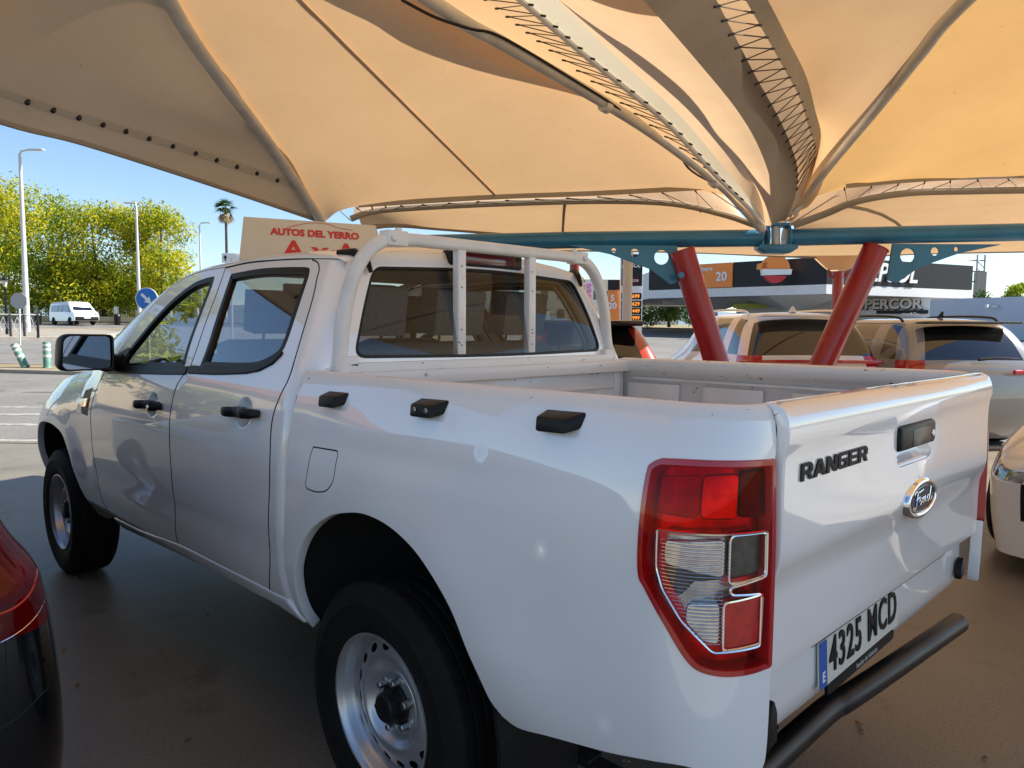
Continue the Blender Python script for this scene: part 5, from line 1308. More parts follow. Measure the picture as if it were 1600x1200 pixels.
def cp(M, root, nm, mt, f, bevel=0, smooth=False):
    mb = MB(); f(mb); o = mb.build(nm, mt, smooth=smooth, bevel=bevel); o.data.transform(M); return kid(o, root)
# red light bar, aerials, wipers, spoilers, badge
cp(Mw, wc, 'light_bar', REDS, lambda b: b.tube(catmull([(.16, .90, 1.06), (.03, .80, 1.065), (-.03, .4, 1.07), (-.045, 0, 1.07), (-.03, -.4, 1.07), (.03, -.80, 1.065), (.16, -.90, 1.06)], 6), .022, 8), smooth=True)
cp(Mw, wc, 'fin_aerial', PEARL, lambda b: b.lathe([(.05, 0), (.035, .03), (.012, .075), (0, .085)], Matrix.Translation((.75, 0, 1.685)), 16), smooth=True)
cp(Mw, wc, 'roof_spoiler', PEARL, lambda b: b.box((.30, 0, 1.63), (.22, 1.22, .03)), bevel=.012)
cp(Mg, gc, 'roof_spoiler', BLKPAINT, lambda b: b.box((.27, 0, 1.555), (.26, 1.22, .035)), bevel=.012)
cp(Mg, gc, 'fin_aerial', SEAL, lambda b: b.prism([(0, 0), (.13, 0), (.02, .085), (0, .085)], frame((.78, .01, 1.62), (1, 0, 0), (0, 0, 1)), .02), bevel=.004)
cp(Mg, gc, 'rear_wiper', SEAL, lambda b: b.tube([(.015, .02, 1.11), (.0, -.2, 1.13), (.03, -.50, 1.12)], [.02, .014, .008], 8), smooth=True)
cp(Mg, gc, 'light_bar', REDS, lambda b: b.tube(catmull([(.08, .82, .95), (.0, .74, .955), (-.035, .4, .96)], 6), .028, 8), smooth=True)
cp(Mg, gc, 'light_bar', REDS, lambda b: b.tube(catmull([(.08, -.82, .95), (.0, -.74, .955), (-.035, -.4, .96)], 6), .028, 8), smooth=True)
Mb = frame((-.045, -.04, .865), (0, -1, 0), (0, 0, 1))
def ring_(b, R, r): b.tube([Mb @ Vector((R*math.cos(t), R*math.sin(t), 0)) for t in [2*PI*k/24 for k in range(25)]], r, 6, cap=False)
bd = cp(Mg, gc, 'badge', SEAL, lambda b: b.lathe([(0, .004), (.052, .004), (.056, 0)], Mb, 24))
cp(Mg, gc, 'badge_ring', CHROME, lambda b: ring_(b, .054, .006), smooth=True)
cp(Mg, gc, 'badge_letters', CHROME, lambda b: [b.tube([Mb @ Vector((x*.042, y*.042, .006)) for x, y in st_], .004, 5) for st_ in ([(-.5, .85), (0, .05), (.5, .85)], [(-.85, .35), (-.42, -.85), (0, 0), (.42, -.85), (.85, .35)])], smooth=True)
cp(Mr, rc, 'roof_spoiler', BLKPAINT, lambda b: b.prism([(-.72, -.03), (.72, -.03), (.66, .045), (-.66, .045)], frame((.62, 0, 1.50), (0, 1, 0), (0, 0, 1)), .34) if False else b.box((.40, 0, 1.525), (.40, 1.26, .07)), bevel=.03)
cp(Mr, rc, 'rear_wiper', SEAL, lambda b: b.tube([(.02, .0, 1.10), (.0, -.2, 1.12), (.05, -.55, 1.11)], [.02, .014, .008], 8), smooth=True)
text('model_badge', 'GTS' if False else 'ROC', .07, Mg @ frame((-.05, -.06, .73), (0, -1, 0), (0, 0, 1)), CHROME, None, extrude=.003, offset=.002) and kid(bpy.data.objects['model_badge'], gc)
# white car whose nose shows at the right edge
HW = math.atan2((-RH*.76-FH*.65).y, (-RH*.76-FH*.65).x)
hd = Vector((math.cos(HW), math.sin(HW), 0)); nose_ = F(3.20, 3.76); rear = nose_-hd*4.25
ll = (rear-Vector((CX, CY, 0))).dot(RH); dd_ = (rear-Vector((CX, CY, 0))).dot(FH)
fc, Mf = car('white car with clear headlight and black lower grille, nose at the right edge', 'car', ll, dd_, HW, 4.1, 1.78, 1.45, PEARL, belt=.98, group=None)
# black car at the lower left : rear corner with big red lamp
bc, Mk = car('glossy black car parked on the left, only its rear corner with red lamp visible', 'car', (Vector((.30, 2.475, 0))-Vector((CX, CY, 0))).dot(RH), (Vector((.30, 2.475, 0))-Vector((CX, CY, 0))).dot(FH), 0.0, 4.4, 1.86, 1.47, BLKPAINT, belt=.93, z2=.785, fl=(1.06, 1.045, .985, .975, .93), lampmat=mat('layered_red_lamp', (.13, .002, .003), .10, spec=.35, var=.5, vscale=9))
def hitpx(px, py, objs):
    best = None; d = ray(px, py).normalized()
    for o in objs:
        mw = o.matrix_world.inverted(); ok, loc, nr, idx = o.ray_cast(mw @ CP, (mw.to_3x3() @ d).normalized())
        if ok:
            q = o.matrix_world @ loc; t = (q-CP).length
            if best is None or t < best[0]: best = (t, q, (o.matrix_world.to_3x3() @ nr).normalized())
    return best
bpy.context.view_layer.update()
bodies = [o for o in bc.children if o.type == 'MESH' and not o.name.startswith(('tyre', 'rim'))]
def onbody(pix, r, mt, nm, off=.001):
    pts = []
    for p in catmull([(a, b, 0) for a, b in pix], 5):
        h = hitpx(p[0], p[1], bodies)
        if h: pts.append(h[1]+h[2]*off)
    if len(pts) > 2: mb = MB(); mb.tube(pts, r, 6); kid(mb.build(nm, mt, smooth=True), bc)
GLOW = mat('bright_red_lamp_strip', (.55, .012, .015), .15, coat=.6)
onbody([(1, 1004), (20, 994), (42, 978), (60, 958), (72, 935)], .0016, CHROME, 'panel_gap')
for k in range(6): onbody([(0, 862+k*11), (30, 868+k*11), (52, 885+k*10)], .0011, GLOW, 'lamp_strip')
onbody([(0, 960), (25, 948), (48, 925), (58, 890), (52, 860)], .0035, GLOW, 'lamp_strip')
onbody([(8, 1000), (10, 1060), (6, 1120), (2, 1150)], .0015, DARK, 'panel_gap')
onbody([(0, 1140), (30, 1120), (60, 1090), (84, 1065)], .0025, PLASTIC, 'bumper_crease')
# ================================================================== BACKGROUND, LEFT
def leafmat(name, c1, c2, tr):
    m = bpy.data.materials.new(name); m.use_nodes = True; n = m.node_tree.nodes; L = m.node_tree.links; n.clear()
    o = n.new('ShaderNodeOutputMaterial'); mx = n.new('ShaderNodeMixShader'); d = n.new('ShaderNodeBsdfDiffuse'); t = n.new('ShaderNodeBsdfTranslucent'); g = n.new('ShaderNodeNewGeometry')
    ns = n.new('ShaderNodeTexNoise'); ns.inputs['Scale'].default_value = .45; ns.inputs['Detail'].default_value = 3; L.new(g.outputs['Position'], ns.inputs['Vector'])
    ad = n.new('ShaderNodeMath'); ad.operation = 'MULTIPLY_ADD'; ad.inputs[1].default_value = .5; L.new(g.outputs['Random Per Island'], ad.inputs[0]); 
    a2 = n.new('ShaderNodeMath'); a2.operation = 'SUBTRACT'; a2.inputs[1].default_value = .25; L.new(ns.outputs[0], a2.inputs[0]); L.new(a2.outputs[0], ad.inputs[2])
    r = n.new('ShaderNodeValToRGB'); r.color_ramp.elements[0].position = .3; r.color_ramp.elements[1].position = .65; r.color_ramp.elements[0].color = (*c1, 1); r.color_ramp.elements[1].color = (*c2, 1); L.new(ad.outputs[0], r.inputs[0])
    L.new(r.outputs[0], d.inputs[0]); ml = n.new('ShaderNodeMixRGB'); ml.blend_type = 'MULTIPLY'; ml.inputs[0].default_value = 1; ml.inputs[2].default_value = (*tr, 1); L.new(r.outputs[0], ml.inputs[1]); L.new(ml.outputs[0], t.inputs[0])
    mx.inputs[0].default_value = .45; L.new(d.outputs[0], mx.inputs[1]); L.new(t.outputs[0], mx.inputs[2]); L.new(mx.outputs[0], o.inputs[0]); return m
LY = leafmat('yellowing_leaves', (.12, .20, .02), (.52, .46, .03), (1.3, 1.3, 1)); LG = leafmat('green_leaves', (.06, .13, .015), (.34, .38, .04), (1.3, 1.4, 1)); LD = leafmat('dark_green_leaves', (.02, .05, .012), (.07, .11, .03), (1, 1.2, 1))
BARK = mat('tree_bark', (.07, .05, .035), .9, var=.3, vscale=6, bump=.6, bscale=10)
def tree(label, base, h, rad, lm, nleaf=7000, leaf=.30, trunk=.25, lobes=14, seed=1, low=.28, group=None, parts=True, name='tree'):
    rnd = random.Random(seed); base = Vector(base); root = empty(name, base, label, 'tree', group)
    L_ = []
    for k in range(lobes):
        a = rnd.random()*2*PI; rr = rad*rnd.uniform(.15, .72); zc = h*rnd.uniform(low+.12, .86); rr *= (1-.55*max(0, (zc/h-.6)/.4)); s = rad*rnd.uniform(.26, .46)
        L_.append((Vector((rr*math.cos(a), rr*math.sin(a), zc)), s))
    vs = []; fs = []
    for k in range(nleaf):
        c, s = L_[rnd.randrange(lobes)]; d = Vector((rnd.gauss(0, 1), rnd.gauss(0, 1), rnd.gauss(0, 1))).normalized(); r_ = s*(rnd.random()**.38)*rnd.uniform(.85, 1.15); p = base+c+Vector((d.x*r_, d.y*r_, d.z*r_*.72))
        nrm = (d+Vector((rnd.gauss(0, .7), rnd.gauss(0, .7), rnd.gauss(0, .7)+.4))).normalized(); u = nrm.orthogonal().normalized(); u.rotate(Matrix.Rotation(rnd.random()*6.28, 3, nrm)); v = nrm.cross(u); sz = leaf*rnd.uniform(.5, 1.15)
        b_ = len(vs); droop = Vector((0, 0, -sz*.25)); vs += [p-u*sz*.5, p-v*sz*.22+droop*.2, p+u*sz*.5+droop, p+v*sz*.22+droop*.2]; fs.append((b_, b_+1, b_+2, b_+3))
    me = bpy.data.meshes.new('crown'); me.from_pydata([tuple(v) for v in vs], [], fs); kid(link('crown', me, lm), root)
    mb = MB(); top = h*max(low, .18)+.3; wob = Vector((rnd.uniform(-.4, .4), rnd.uniform(-.4, .4), 0)); mb.tube([base-Vector((0, 0, .2)), base+Vector((0, 0, top*.5))+wob*.3, base+Vector((0, 0, top))+wob], [trunk, trunk*.8, trunk*.7], 10)
    f0 = base+Vector((0, 0, top))+wob
    for k in range(7):
        c, s = L_[k % lobes]; e = base+c; md = f0.lerp(e, .5)+Vector((rnd.uniform(-.3, .3), rnd.uniform(-.3, .3), .3)); mb.tube(catmull([f0-Vector((0, 0, .3)), md, e], 4), [trunk*.55*(1-i/9)+.03 for i in range(9)], 7)
    kid(mb.build('trunk', BARK, smooth=True), root); return root
def gp(px, D):                                   # ground point on the bearing of a pixel column
    p = P(px, 520, D); return Vector((p.x, p.y, GZ(p.x, p.y)))
TG_ = 'street trees behind the roundabout'
tree('tall yellow topped tree at the far left edge of the photo', gp(-30, 72), 16.2, 7.4, LY, 15000, .40, .35, 24, 3, .02, TG_)
tree('broad green tree with a leaning dark trunk, right of the tall lamp post', gp(82, 77), 13.8, 7.8, LG, 18000, .40, .32, 30, 5, .0, TG_)
tree('round yellow green tree behind the white van', gp(165, 77), 12.7, 7.0, LY, 16000, .40, .3, 28, 8, .0, TG_)
tree('bright yellow tree behind the blue arrow sign', gp(255, 76), 12.6, 6.2, LY, 16000, .40, .28, 26, 11, .0, TG_)
tree('small dark green tree low behind the lantern at the left edge', gp(20, 84), 8.5, 6.5, LG, 9000, .34, .3, 12, 21, .15, TG_)
tree('low yellow tree between the van and the blue sign', gp(225, 86), 9, 6.8, LG, 9000, .36, .25, 12, 31, .12, TG_)
tree('low leafy tree behind the windscreen of the pickup', gp(300, 84), 6.0, 3.0, LY, 4000, .36, .25, 12, 33, .12, TG_)
# palm
pb = gp(358, 95); palm = empty('palm_tree', pb, 'fan palm with shaggy dead skirt standing above the sign frame', 'palm tree'); ht = 14.2; mb = MB()
mb.tube([pb, pb+Vector((.2, 0, ht*.5)), pb+Vector((-.3, .2, ht))], [.24, .17, .15], 10); kid(mb.build('trunk', BARK, smooth=True), palm)
def fronds(n, lo, hi, mt, nm, ln, seed):
    rnd = random.Random(seed); vs = []; fs = []; c = pb+Vector((-.3, .2, ht))
    for k in range(n):
        az = rnd.random()*2*PI; el = rnd.uniform(lo, hi); d = Vector((math.cos(az)*math.cos(el), math.sin(az)*math.cos(el), math.sin(el))); s = d.cross(Vector((0, 0, 1))).normalized(); stem = c+d*ln*.45; b_ = len(vs)
        vs += [c, c+s*.04, stem+s*.04, stem]; fs.append((b_, b_+1, b_+2, b_+3)); up = s.cross(d)
        for q in range(11):
            a = (q-5)*.26; dd = (d*math.cos(a)+s*math.sin(a)+Vector((0, 0, -.25*rnd.random()))).normalized(); w_ = dd.cross(up).normalized()*.07; e = stem+dd*ln*.55*rnd.uniform(.8, 1.1)+Vector((0, 0, -.25)); b_ = len(vs); vs += [stem-w_, stem+w_, e]; fs.append((b_, b_+1, b_+2))
    me = bpy.data.meshes.new(nm); me.from_pydata([tuple(v) for v in vs], [], fs); kid(link(nm, me, mt), palm)
fronds(34, -.35, 1.3, LD, 'crown', 1.75, 4); fronds(26, -1.45, -.8, mat('dead_palm_fronds', (.30, .24, .14), .9), 'dead_frond_skirt', 1.9, 9)
# lamp posts
LAMP = mat('galvanised_post', (.55, .55, .54), .5, .3, var=.05)
def lamp(px, D, topy, arm, lab, r=.075):
    b_ = gp(px, D); z = P(px, topy, D).z; root = empty('street_lamp', b_, lab, 'street lamp', 'tall street lamps by the roundabout'); t = Vector((b_.x, b_.y, z))
    mb = MB(); mb.tube([b_, b_+(t-b_)*.5, t], [r*1.5, r*1.1, r*.7], 12); kid(mb.build('pole', LAMP, smooth=True), root)
    mb = MB(); mb.tube([t-Vector((0, 0, .1)), t+Vector((0, 0, .12))+RH*.1*arm, t+Vector((0, 0, .2))+RH*.55*arm], [r*.6, r*.5, r*.4], 8); kid(mb.build('arm', LAMP, smooth=True), root)
    mb = MB(); mb.box(t+Vector((0, 0, .2))+RH*.95*arm, (.8, .28, .07), Matrix.Rotation(YAW-PI/2, 3, 'Z')); kid(mb.build('lamp_head', LAMP, bevel=.02), root)
lamp(43, 40, 240, .9, 'tallest street lamp, near the left edge in front of the trees', .11); lamp(219, 50, 322, -.4, 'street lamp rising behind the blue arrow sign', .09); lamp(316, 62, 352, .6, 'street lamp left of the palm tree')
# lantern
b_ = gp(11, 36); root = empty('street_lantern', b_, 'dark old style street lantern beside the tall lamp post', 'lantern'); h_ = P(11, 432, 36).z
mb = MB(); mb.tube([b_, Vector((b_.x, b_.y, h_-.5))], [.07, .05], 10); kid(mb.build('pole', SEAL, smooth=True), root)
mb = MB(); mb.lathe([(.06, 0), (.14, .30), (.15, .31)], Matrix.Translation((b_.x, b_.y, h_-.5)), 6); kid(mb.build('lantern_glass', mat('frosted_glass', (.5, .5, .48), .2)), root); mb = MB(); mb.lathe([(.22, .30), (.10, .42), (.03, .52), (0, .55)], Matrix.Translation((b_.x, b_.y, h_-.5)), 6); kid(mb.build('lantern_cap', SEAL), root)
# stop sign seen from behind, blue arrow sign, small direction panel
def signpost(name, px, D, cy, rpx, n, face, lab, back=None, cat='road sign', rot=0, poleto=None):
    c = P(px, cy, D); R = rpx*D/FPX; b0 = gp(px, D); root = empty(name, b0, lab, cat); M = frame(c, RH, (0, 0, 1)); 
    mb = MB(); mb.prism([(R*math.cos(rot+2*PI*k/n), R*math.sin(rot+2*PI*k/n)) for k in range(n)], M @ Matrix.Translation((0, 0, -.02)), .02); kid(mb.build('sign_plate', face), root)
    mb = MB(); mb.tube([b0+FH*.06, c+Vector((0, 0, R*.8))+FH*.06], .035, 8); kid(mb.build('pole', LAMP, smooth=True), root); return root, M, R
signpost('stop_sign_back', 29, 30, 470, 13.5, 8, mat('bare_sign_metal', (.36, .37, .38), .5, .2), 'grey octagonal sign seen from its back near the left edge', rot=PI/8)
BL_ = mat('sign_blue', (.01, .16, .55), .4)
rt, M, R = signpost('arrow_sign', 229, 16.5, 467, 17.5, 40, WPLAIN, 'round blue sign with a white arrow pointing down to the right')
mb = MB(); mb.lathe([(0, .006), (R*.93, .006), (R*.93, 0)], M, 40); kid(mb.build('blue_disc', BL_), rt)
mb = MB(); a = R*.62; mb.prism([(-.09*R/.25*.25-.0, 0)]*0 or [(-.075*R*1.6, .62*R), (.075*R*1.6, .62*R), (.075*R*1.6, -.05*R), (.33*R, -.05*R), (0, -.62*R), (-.33*R, -.05*R), (-.075*R*1.6, -.05*R)], M @ Matrix.Rotation(math.radians(45), 4, 'Z') @ Matrix.Translation((0, 0, .008)), .004); kid(mb.build('arrow', WPLAIN), rt)
c = P(362, 403, 24); b0 = gp(362, 24); rt = empty('direction_panel', b0, 'small white direction panel just left of the cardboard roof sign', 'road sign'); M = frame(c, RH, (0, 0, 1))
mb = MB(); mb.box(c, (.62, .04, .30), Matrix.Rotation(YAW-PI/2, 3, 'Z')); kid(mb.build('sign_plate', WPLAIN, bevel=.01), rt)
mb = MB(); mb.prism([(-.22, -.09), (-.17, -.09), (-.17, .0), (-.12, .0), (-.195, .09), (-.27, .0), (-.22, .0)], M @ Matrix.Translation((0, 0, .022)), .002); kid(mb.build('arrow', LETTER), rt)
mb = MB(); mb.tube([b0, c], .03, 8); kid(mb.build('pole', LAMP, smooth=True), rt)
# bollards on the island
BG = mat('green_bollard_plastic', (.10, .22, .17), .55, var=.2); RF = mat('reflective_band', (.6, .62, .6), .4)
def bollard(px, D, lean, lab):
    p = P(px, 596, D); b0 = Vector((p.x, p.y, GZ(p.x, p.y)+.10)); root = empty('bollard', b0, lab, 'bollard', 'green plastic bollards on the traffic island'); ax = (Vector((0, 0, 1))-RH*lean).normalized(); M = frame(b0, ax.orthogonal(), ax.cross(ax.orthogonal()))
    mb = MB(); mb.lathe([(.12, 0), (.11, .03), (.10, .05), (.10, .68), (.085, .72), (0, .73)], M, 20); kid(mb.build('post', BG, smooth=True, sharp=40), root)
    for z in (.30, .48, .60): mb = MB(); mb.lathe([(.102, z), (.103, z+.01), (.103, z+.06), (.102, z+.07)], M, 20); kid(mb.build('reflective_band', RF, smooth=True), root)
bollard(75, 20.9, 0, 'upright green bollard with pale bands on the traffic island'); bollard(41, 20.8, .46, 'faded green bollard knocked over to the left')
# railing on the roundabout
IRON = mat('dark_iron', (.03, .03, .032), .5); rl = empty('railing', F(-22, 33), 'low black and white railing round the paved island at left', 'railing')
pts = [F(-27, 32.6), F(-24.5, 32.6), F(-22.6, 32.9), F(-21.2, 33.6)]
for p in pts: p.z = GZ(p.x, p.y)+.14
cpts = catmull(pts, 6)
mb = MB(); mb.tube([p+Vector((0, 0, 1.0)) for p in cpts], .03, 8); kid(mb.build('top_rail', LAMP, smooth=True), rl)
for i, p in enumerate(cpts[::2]+[cpts[-1]]):
    mb = MB(); mb.tube([p, p+Vector((0, 0, 1.02))], .055, 8); kid(mb.build('post', IRON), rl)
for i in range(len(cpts)-1):
    a, b2_ = cpts[i], cpts[i+1]
    for z0, z1 in ((.15, .9), (.9, .15)): mb = MB(); mb.tube([a+Vector((0, 0, z0)), b2_+Vector((0, 0, z1))], .014, 5); kid(mb.build('brace', LAMP), rl)
# white van
VW = paint('van_white', (.78, .78, .78)); vb = gp(116, 64); hv = math.atan2((RH*.80-FH*.60).y, (RH*.80-FH*.60).x)
root = empty('white_van', vb, 'white passenger van with black bumper driving on the roundabout', 'van'); M = Matrix.Translation(vb) @ Matrix.Rotation(hv, 4, 'Z')
prof = [(-2.3, .35), (-2.38, 1.1), (-2.28, 1.80), (-2.15, 1.90), (.95, 1.90), (1.15, 1.82), (1.85, 1.22), (2.35, 1.02), (2.48, .8), (2.48, .35)]
rows = []
for t, ins in ((-.96, .0), (-.93, .03), (-.80, .06), (0, .075), (.80, .06), (.93, .03), (.96, .0)): rows.append((t, ins))
vs = []; fs = []
for t, ins in rows:
    for (x, z) in rounded([Vector(p) for p in prof], .12, 3):
        zz = z+(ins if z > 1.6 else 0); y = t*(1 if z < 1.05 else 1-.16*(z-1.05)); vs.append(M @ Vector((x, y, zz)))
n = len(vs)//len(rows)
for i in range(len(rows)-1):
    for k in range(n): fs.append((i*n+k, i*n+(k+1) % n, (i+1)*n+(k+1) % n, (i+1)*n+k))
fs.append(tuple(range(n))); fs.append(tuple((len(rows)-1)*n+k for k in range(n))[::-1])
mb = MB(); mb.add(vs, fs); kid(mb.build('body', VW, smooth=True, sharp=50), root)
def vp(nm, quad, mt, thick=.01):
    mb = MB(); q = [M @ Vector(v) for v in quad]; nn = (q[1]-q[0]).cross(q[2]-q[0]).normalized()*thick; mb.add(q+[v-nn for v in q], [(0, 1, 2, 3), (7, 6, 5, 4)]+[(i, (i+1) % 4, 4+(i+1) % 4, 4+i) for i in range(4)]); return kid(mb.build(nm, mt), root)
for s_ in (1, -1):
    yb, yt = .965*s_, .865*s_
    vp('side_window', [(-2.1, yb, 1.12), (-.7, yb, 1.12), (-.7, yt, 1.68), (-2.05, yt, 1.68)], DGLASS, .02); vp('side_window', [(-.60, yb, 1.12), (.05, yb, 1.12), (.05, yt, 1.68), (-.60, yt, 1.68)], DGLASS, .02); vp('side_window', [(.15, yb, 1.12), (1.45, yb, 1.10), (1.0, yt, 1.66), (.15, yt, 1.68)], DGLASS, .02)
vp('windscreen', [(1.86, -.76, 1.235), (1.86, .76, 1.235), (1.22, .68, 1.79), (1.22, -.68, 1.79)], DGLASS, .02)
mb = MB(); mb.box(M @ Vector((2.44, 0, .55)), (.16, 1.86, .34), Matrix.Rotation(hv, 3, 'Z')); kid(mb.build('front_bumper', PLASTIC, bevel=.05), root)
mb = MB(); mb.box(M @ Vector((2.53, 0, .62)), (.02, .5, .11), Matrix.Rotation(hv, 3, 'Z')); kid(mb.build('number_plate', WPLAIN), root)
for s_ in (1, -1): mb = MB(); mb.box(M @ Vector((2.36, .72*s_, .90)), (.2, .42, .16), Matrix.Rotation(hv, 3, 'Z')); kid(mb.build('headlight', CHROME, bevel=.04), root)
for x in (-1.55, 1.5):
    for s_ in (1, -1): mb = MB(); mb.lathe([(0, .11), (.2, .11), (.32, .10), (.34, .08), (.34, -.08), (.3, -.1), (0, -.1)], M @ Matrix.Translation((x, .88*s_, .34)) @ Matrix.Rotation(PI/2, 4, 'X'), 24); kid(mb.build('wheel', RUBBER, smooth=True, sharp=40), root)
# park wall : sandy panels between white piers with bars
WALLC = mat('sandy_wall', (.50, .40, .25), .9, var=.12, vscale=1); PIER = mat('white_pier', (.66, .64, .60), .8, var=.08, vscale=2)
wl = empty('park_wall', F(-25, 73), 'low sandy park wall with white piers and thin bars under the trees', 'wall')
for k in range(-14, 15):
    l0 = -28+k*2.6
    a = F(l0, 73); z = GZ(a.x, a.y); mb = MB(); mb.box((a.x, a.y, z+.75), (.7 if k % 3 == 0 else .34, .34, 1.7), Matrix.Rotation(YAW-PI/2, 3, 'Z')); kid(mb.build('pier', PIER, bevel=.03), wl)
    c = F(l0+1.3, 73.02); mb = MB(); mb.box((c.x, c.y, z+.25), (2.2, .2, .7), Matrix.Rotation(YAW-PI/2, 3, 'Z')); kid(mb.build('wall_panel', WALLC), wl)
    if k % 2 == 0:
        mb = MB(); mb.box((c.x, c.y, z+1.35), (2.2, .04, .04), Matrix.Rotation(YAW-PI/2, 3, 'Z'))
        for q in range(9): e = F(l0+.35+q*.24, 73.02); mb.box((e.x, e.y, z+.95), (.025, .025, .8))
        kid(mb.build('bars', IRON), wl)
mb = MB(); hb = F(-25, 112); mb.box((hb.x, hb.y, 3.2), (70, .6, 2.6), Matrix.Rotation(YAW-PI/2, 3, 'Z')); tag(mb.build('far_wall', mat('pale_far_wall', (.5, .44, .34), .9, var=.2, vscale=.4)), 'long pale sandy wall far behind the park trees', 'wall')
def bin_(px, D, lab):
    b0 = gp(px, D); mb = MB(); mb.lathe([(.20, 0), (.26, .2), (.28, .75), (.30, .8), (.24, .95), (0, 1.0)], Matrix.Translation(b0), 14); tag(mb.build('litter_bin', SEAL, smooth=True), lab, 'litter bin')
bin_(184, 66, 'dark litter bin on the pavement between the van and the blue sign'); bin_(60, 62, 'slim dark bin on the pavement left of the van')
# street side seen only in reflections : house, tree, coach-grass bank
hs = empty('street_house', (25, 12.5, GZ(25, 12.5)), 'sandy walled house with tiled roof across the street, reflected in the door glass', 'house')
mb = MB(); mb.box((26, 12.5, 2.6), (7, 9, 6)); kid(mb.build('wall', WALLC), hs); mb = MB(); mb.prism([(-5.2, 0), (5.2, 0), (0, 2.0)], frame((22, 12.5, 5.6), (0, -1, 0), (0, 0, 1)) @ Matrix.Translation((0, 0, -8)), 8); kid(mb.build('roof', mat('clay_tiles', (.32, .13, .07), .8, var=.3, vscale=8)), hs)
for x in (10, 12.5, 15): mb = MB(); mb.box((22.47, x, 3.0), (.06, 1.1, 1.3)); kid(mb.build('window', DGLASS), hs)
tree('green street tree left of the lot, seen only reflected in the front door glass', (16.5, 3.6, 0), 8.2, 3.3, LG, 9000, .30, .2, 16, 77, .2)
tree('leafy street tree further left, seen only in reflections', (19, 8.2, 0), 4.2, 2.0, LG, 4000, .28, .22, 12, 78, .3)
# ================================================================== BACKGROUND, RIGHT : filling station
DKF = mat('dark_fascia', (.012, .012, .015), .45, spec=.3, var=.05); ORG = mat('orange_panel', (.85, .25, .04), .5); STW = mat('station_white', (.70, .70, .70), .6, var=.04); REDF = mat('logo_red', (.55, .02, .03), .45)
stn = empty('station_canopy', P(1290, 430, 44), 'fuel station roof with dark fascia, orange price panel and round logo', 'canopy')
c1, c2, c3 = P(1014, 432, 50), P(1292, 428, 42), P(1520, 428, 47.5)
zt = c2.z+.95; zb = c2.z-.55
def wallstrip(nm, a, b_, z1, z0, mt, th=.3, root=stn, out=0):
    a = Vector((a.x, a.y, 0)); b_ = Vector((b_.x, b_.y, 0)); d = (b_-a).normalized(); nn = Vector((d.y, -d.x, 0))
    if nn.dot(CP-a) < 0: nn = -nn
    A = a+nn*out; B = b_+nn*out; mb = MB(); mb.add([Vector((q.x, q.y, z)) for z in (z0, z1) for q in (A, B, B-nn*th, A-nn*th)], [(0, 1, 2, 3), (7, 6, 5, 4), (0, 4, 5, 1), (1, 5, 6, 2), (2, 6, 7, 3), (3, 7, 4, 0)]); return kid(mb.build(nm, mt), root)
z1a, z0a = P(1014, 419, 60).z, P(1014, 444, 60).z
wallstrip('fascia', c1, c2, zt, zb, DKF); wallstrip('fascia', c2, c3, zt, zb, DKF)
wallstrip('fascia_trim', c1, c2, zb-.02, zb-.55, STW, .5); wallstrip('fascia_trim', c2, c3, zb-.02, zb-.55, STW, .5)
mb = MB(); q = [c1+FH*.5+RH*.3, c2+FH*.6, c3+FH*.5-RH*.3, c3+FH*20+RH*-2, c1+FH*20]; mb.add([Vector((v.x, v.y, z)) for z in (zb-.5, zt-.2) for v in q], [(0, 1, 2, 3, 4), (9, 8, 7, 6, 5)]+[(i, (i+1) % 5, 5+(i+1) % 5, 5+i) for i in range(5)]); o = mb.build('roof_deck', STW); o.scale = (1, 1, 1); kid(o, stn)
def onstrip(a, b_, t, z, out=.05):
    a2 = Vector((a.x, a.y, 0)); b2 = Vector((b_.x, b_.y, 0)); d = (b2-a2).normalized(); nn = Vector((d.y, -d.x, 0))
    if nn.dot(CP-a2) < 0: nn = -nn
    if d.dot(RH) < 0: d = -d
    p = a2.lerp(b2, t)+nn*out; p.z = z; return frame(p, d, (0, 0, 1)), d, nn
M, d, nn = onstrip(c1, c2, .40, (zt+zb)/2); lenL = (c2-c1).length
mb = MB(); mb.box((0, 0, 0), (2.7, zt-zb-.02, .1)); o = mb.build('orange_panel', ORG); o.data.transform(M); kid(o, stn)
kid(text('panel_writing', '20', .75, M @ Matrix.Translation((.65, -.1, .08)), WPLAIN, None, extrude=.01, offset=.02), stn); kid(text('panel_writing', 'Ahorra', .34, M @ Matrix.Translation((-.45, .42, .08)), WPLAIN, None, extrude=.01, offset=.01), stn)
M, d, nn = onstrip(c2, c3, .38, (zt+zb)/2-.02, .08)
kid(text('fascia_writing', 'REPSOL', 1.5, M, WPLAIN, None, extrude=.03, offset=.03, shear=.25, spacing=1.0), stn)
lg = P(1209, 421, 43); Ml = frame(lg, RH, (0, 0, 1)); 
def cutdisc(R, y0, y1, sx=1): 
    pts_ = []
    for k in range(49): a = 2*PI*k/48; pts_.append((R*math.cos(a)*sx, max(y0, min(y1, R*math.sin(a)))))
    out_ = [pts_[0]]
    for p in pts_[1:]:
        if (Vector(p)-Vector(out_[-1])).length > 1e-3: out_.append(p)
    if (Vector(out_[0])-Vector(out_[-1])).length < 1e-3: out_.pop()
    return out_
Rl = .80
mb = MB(); mb.prism(cutdisc(Rl, .02, Rl), Ml, .35); kid(mb.build('logo_orange', ORG), stn); mb = MB(); mb.prism([(-1.0, -.02), (-.95, .30), (-.5, .40), (-.5, -.02)], Ml, .35); kid(mb.build('logo_orange', ORG), stn)
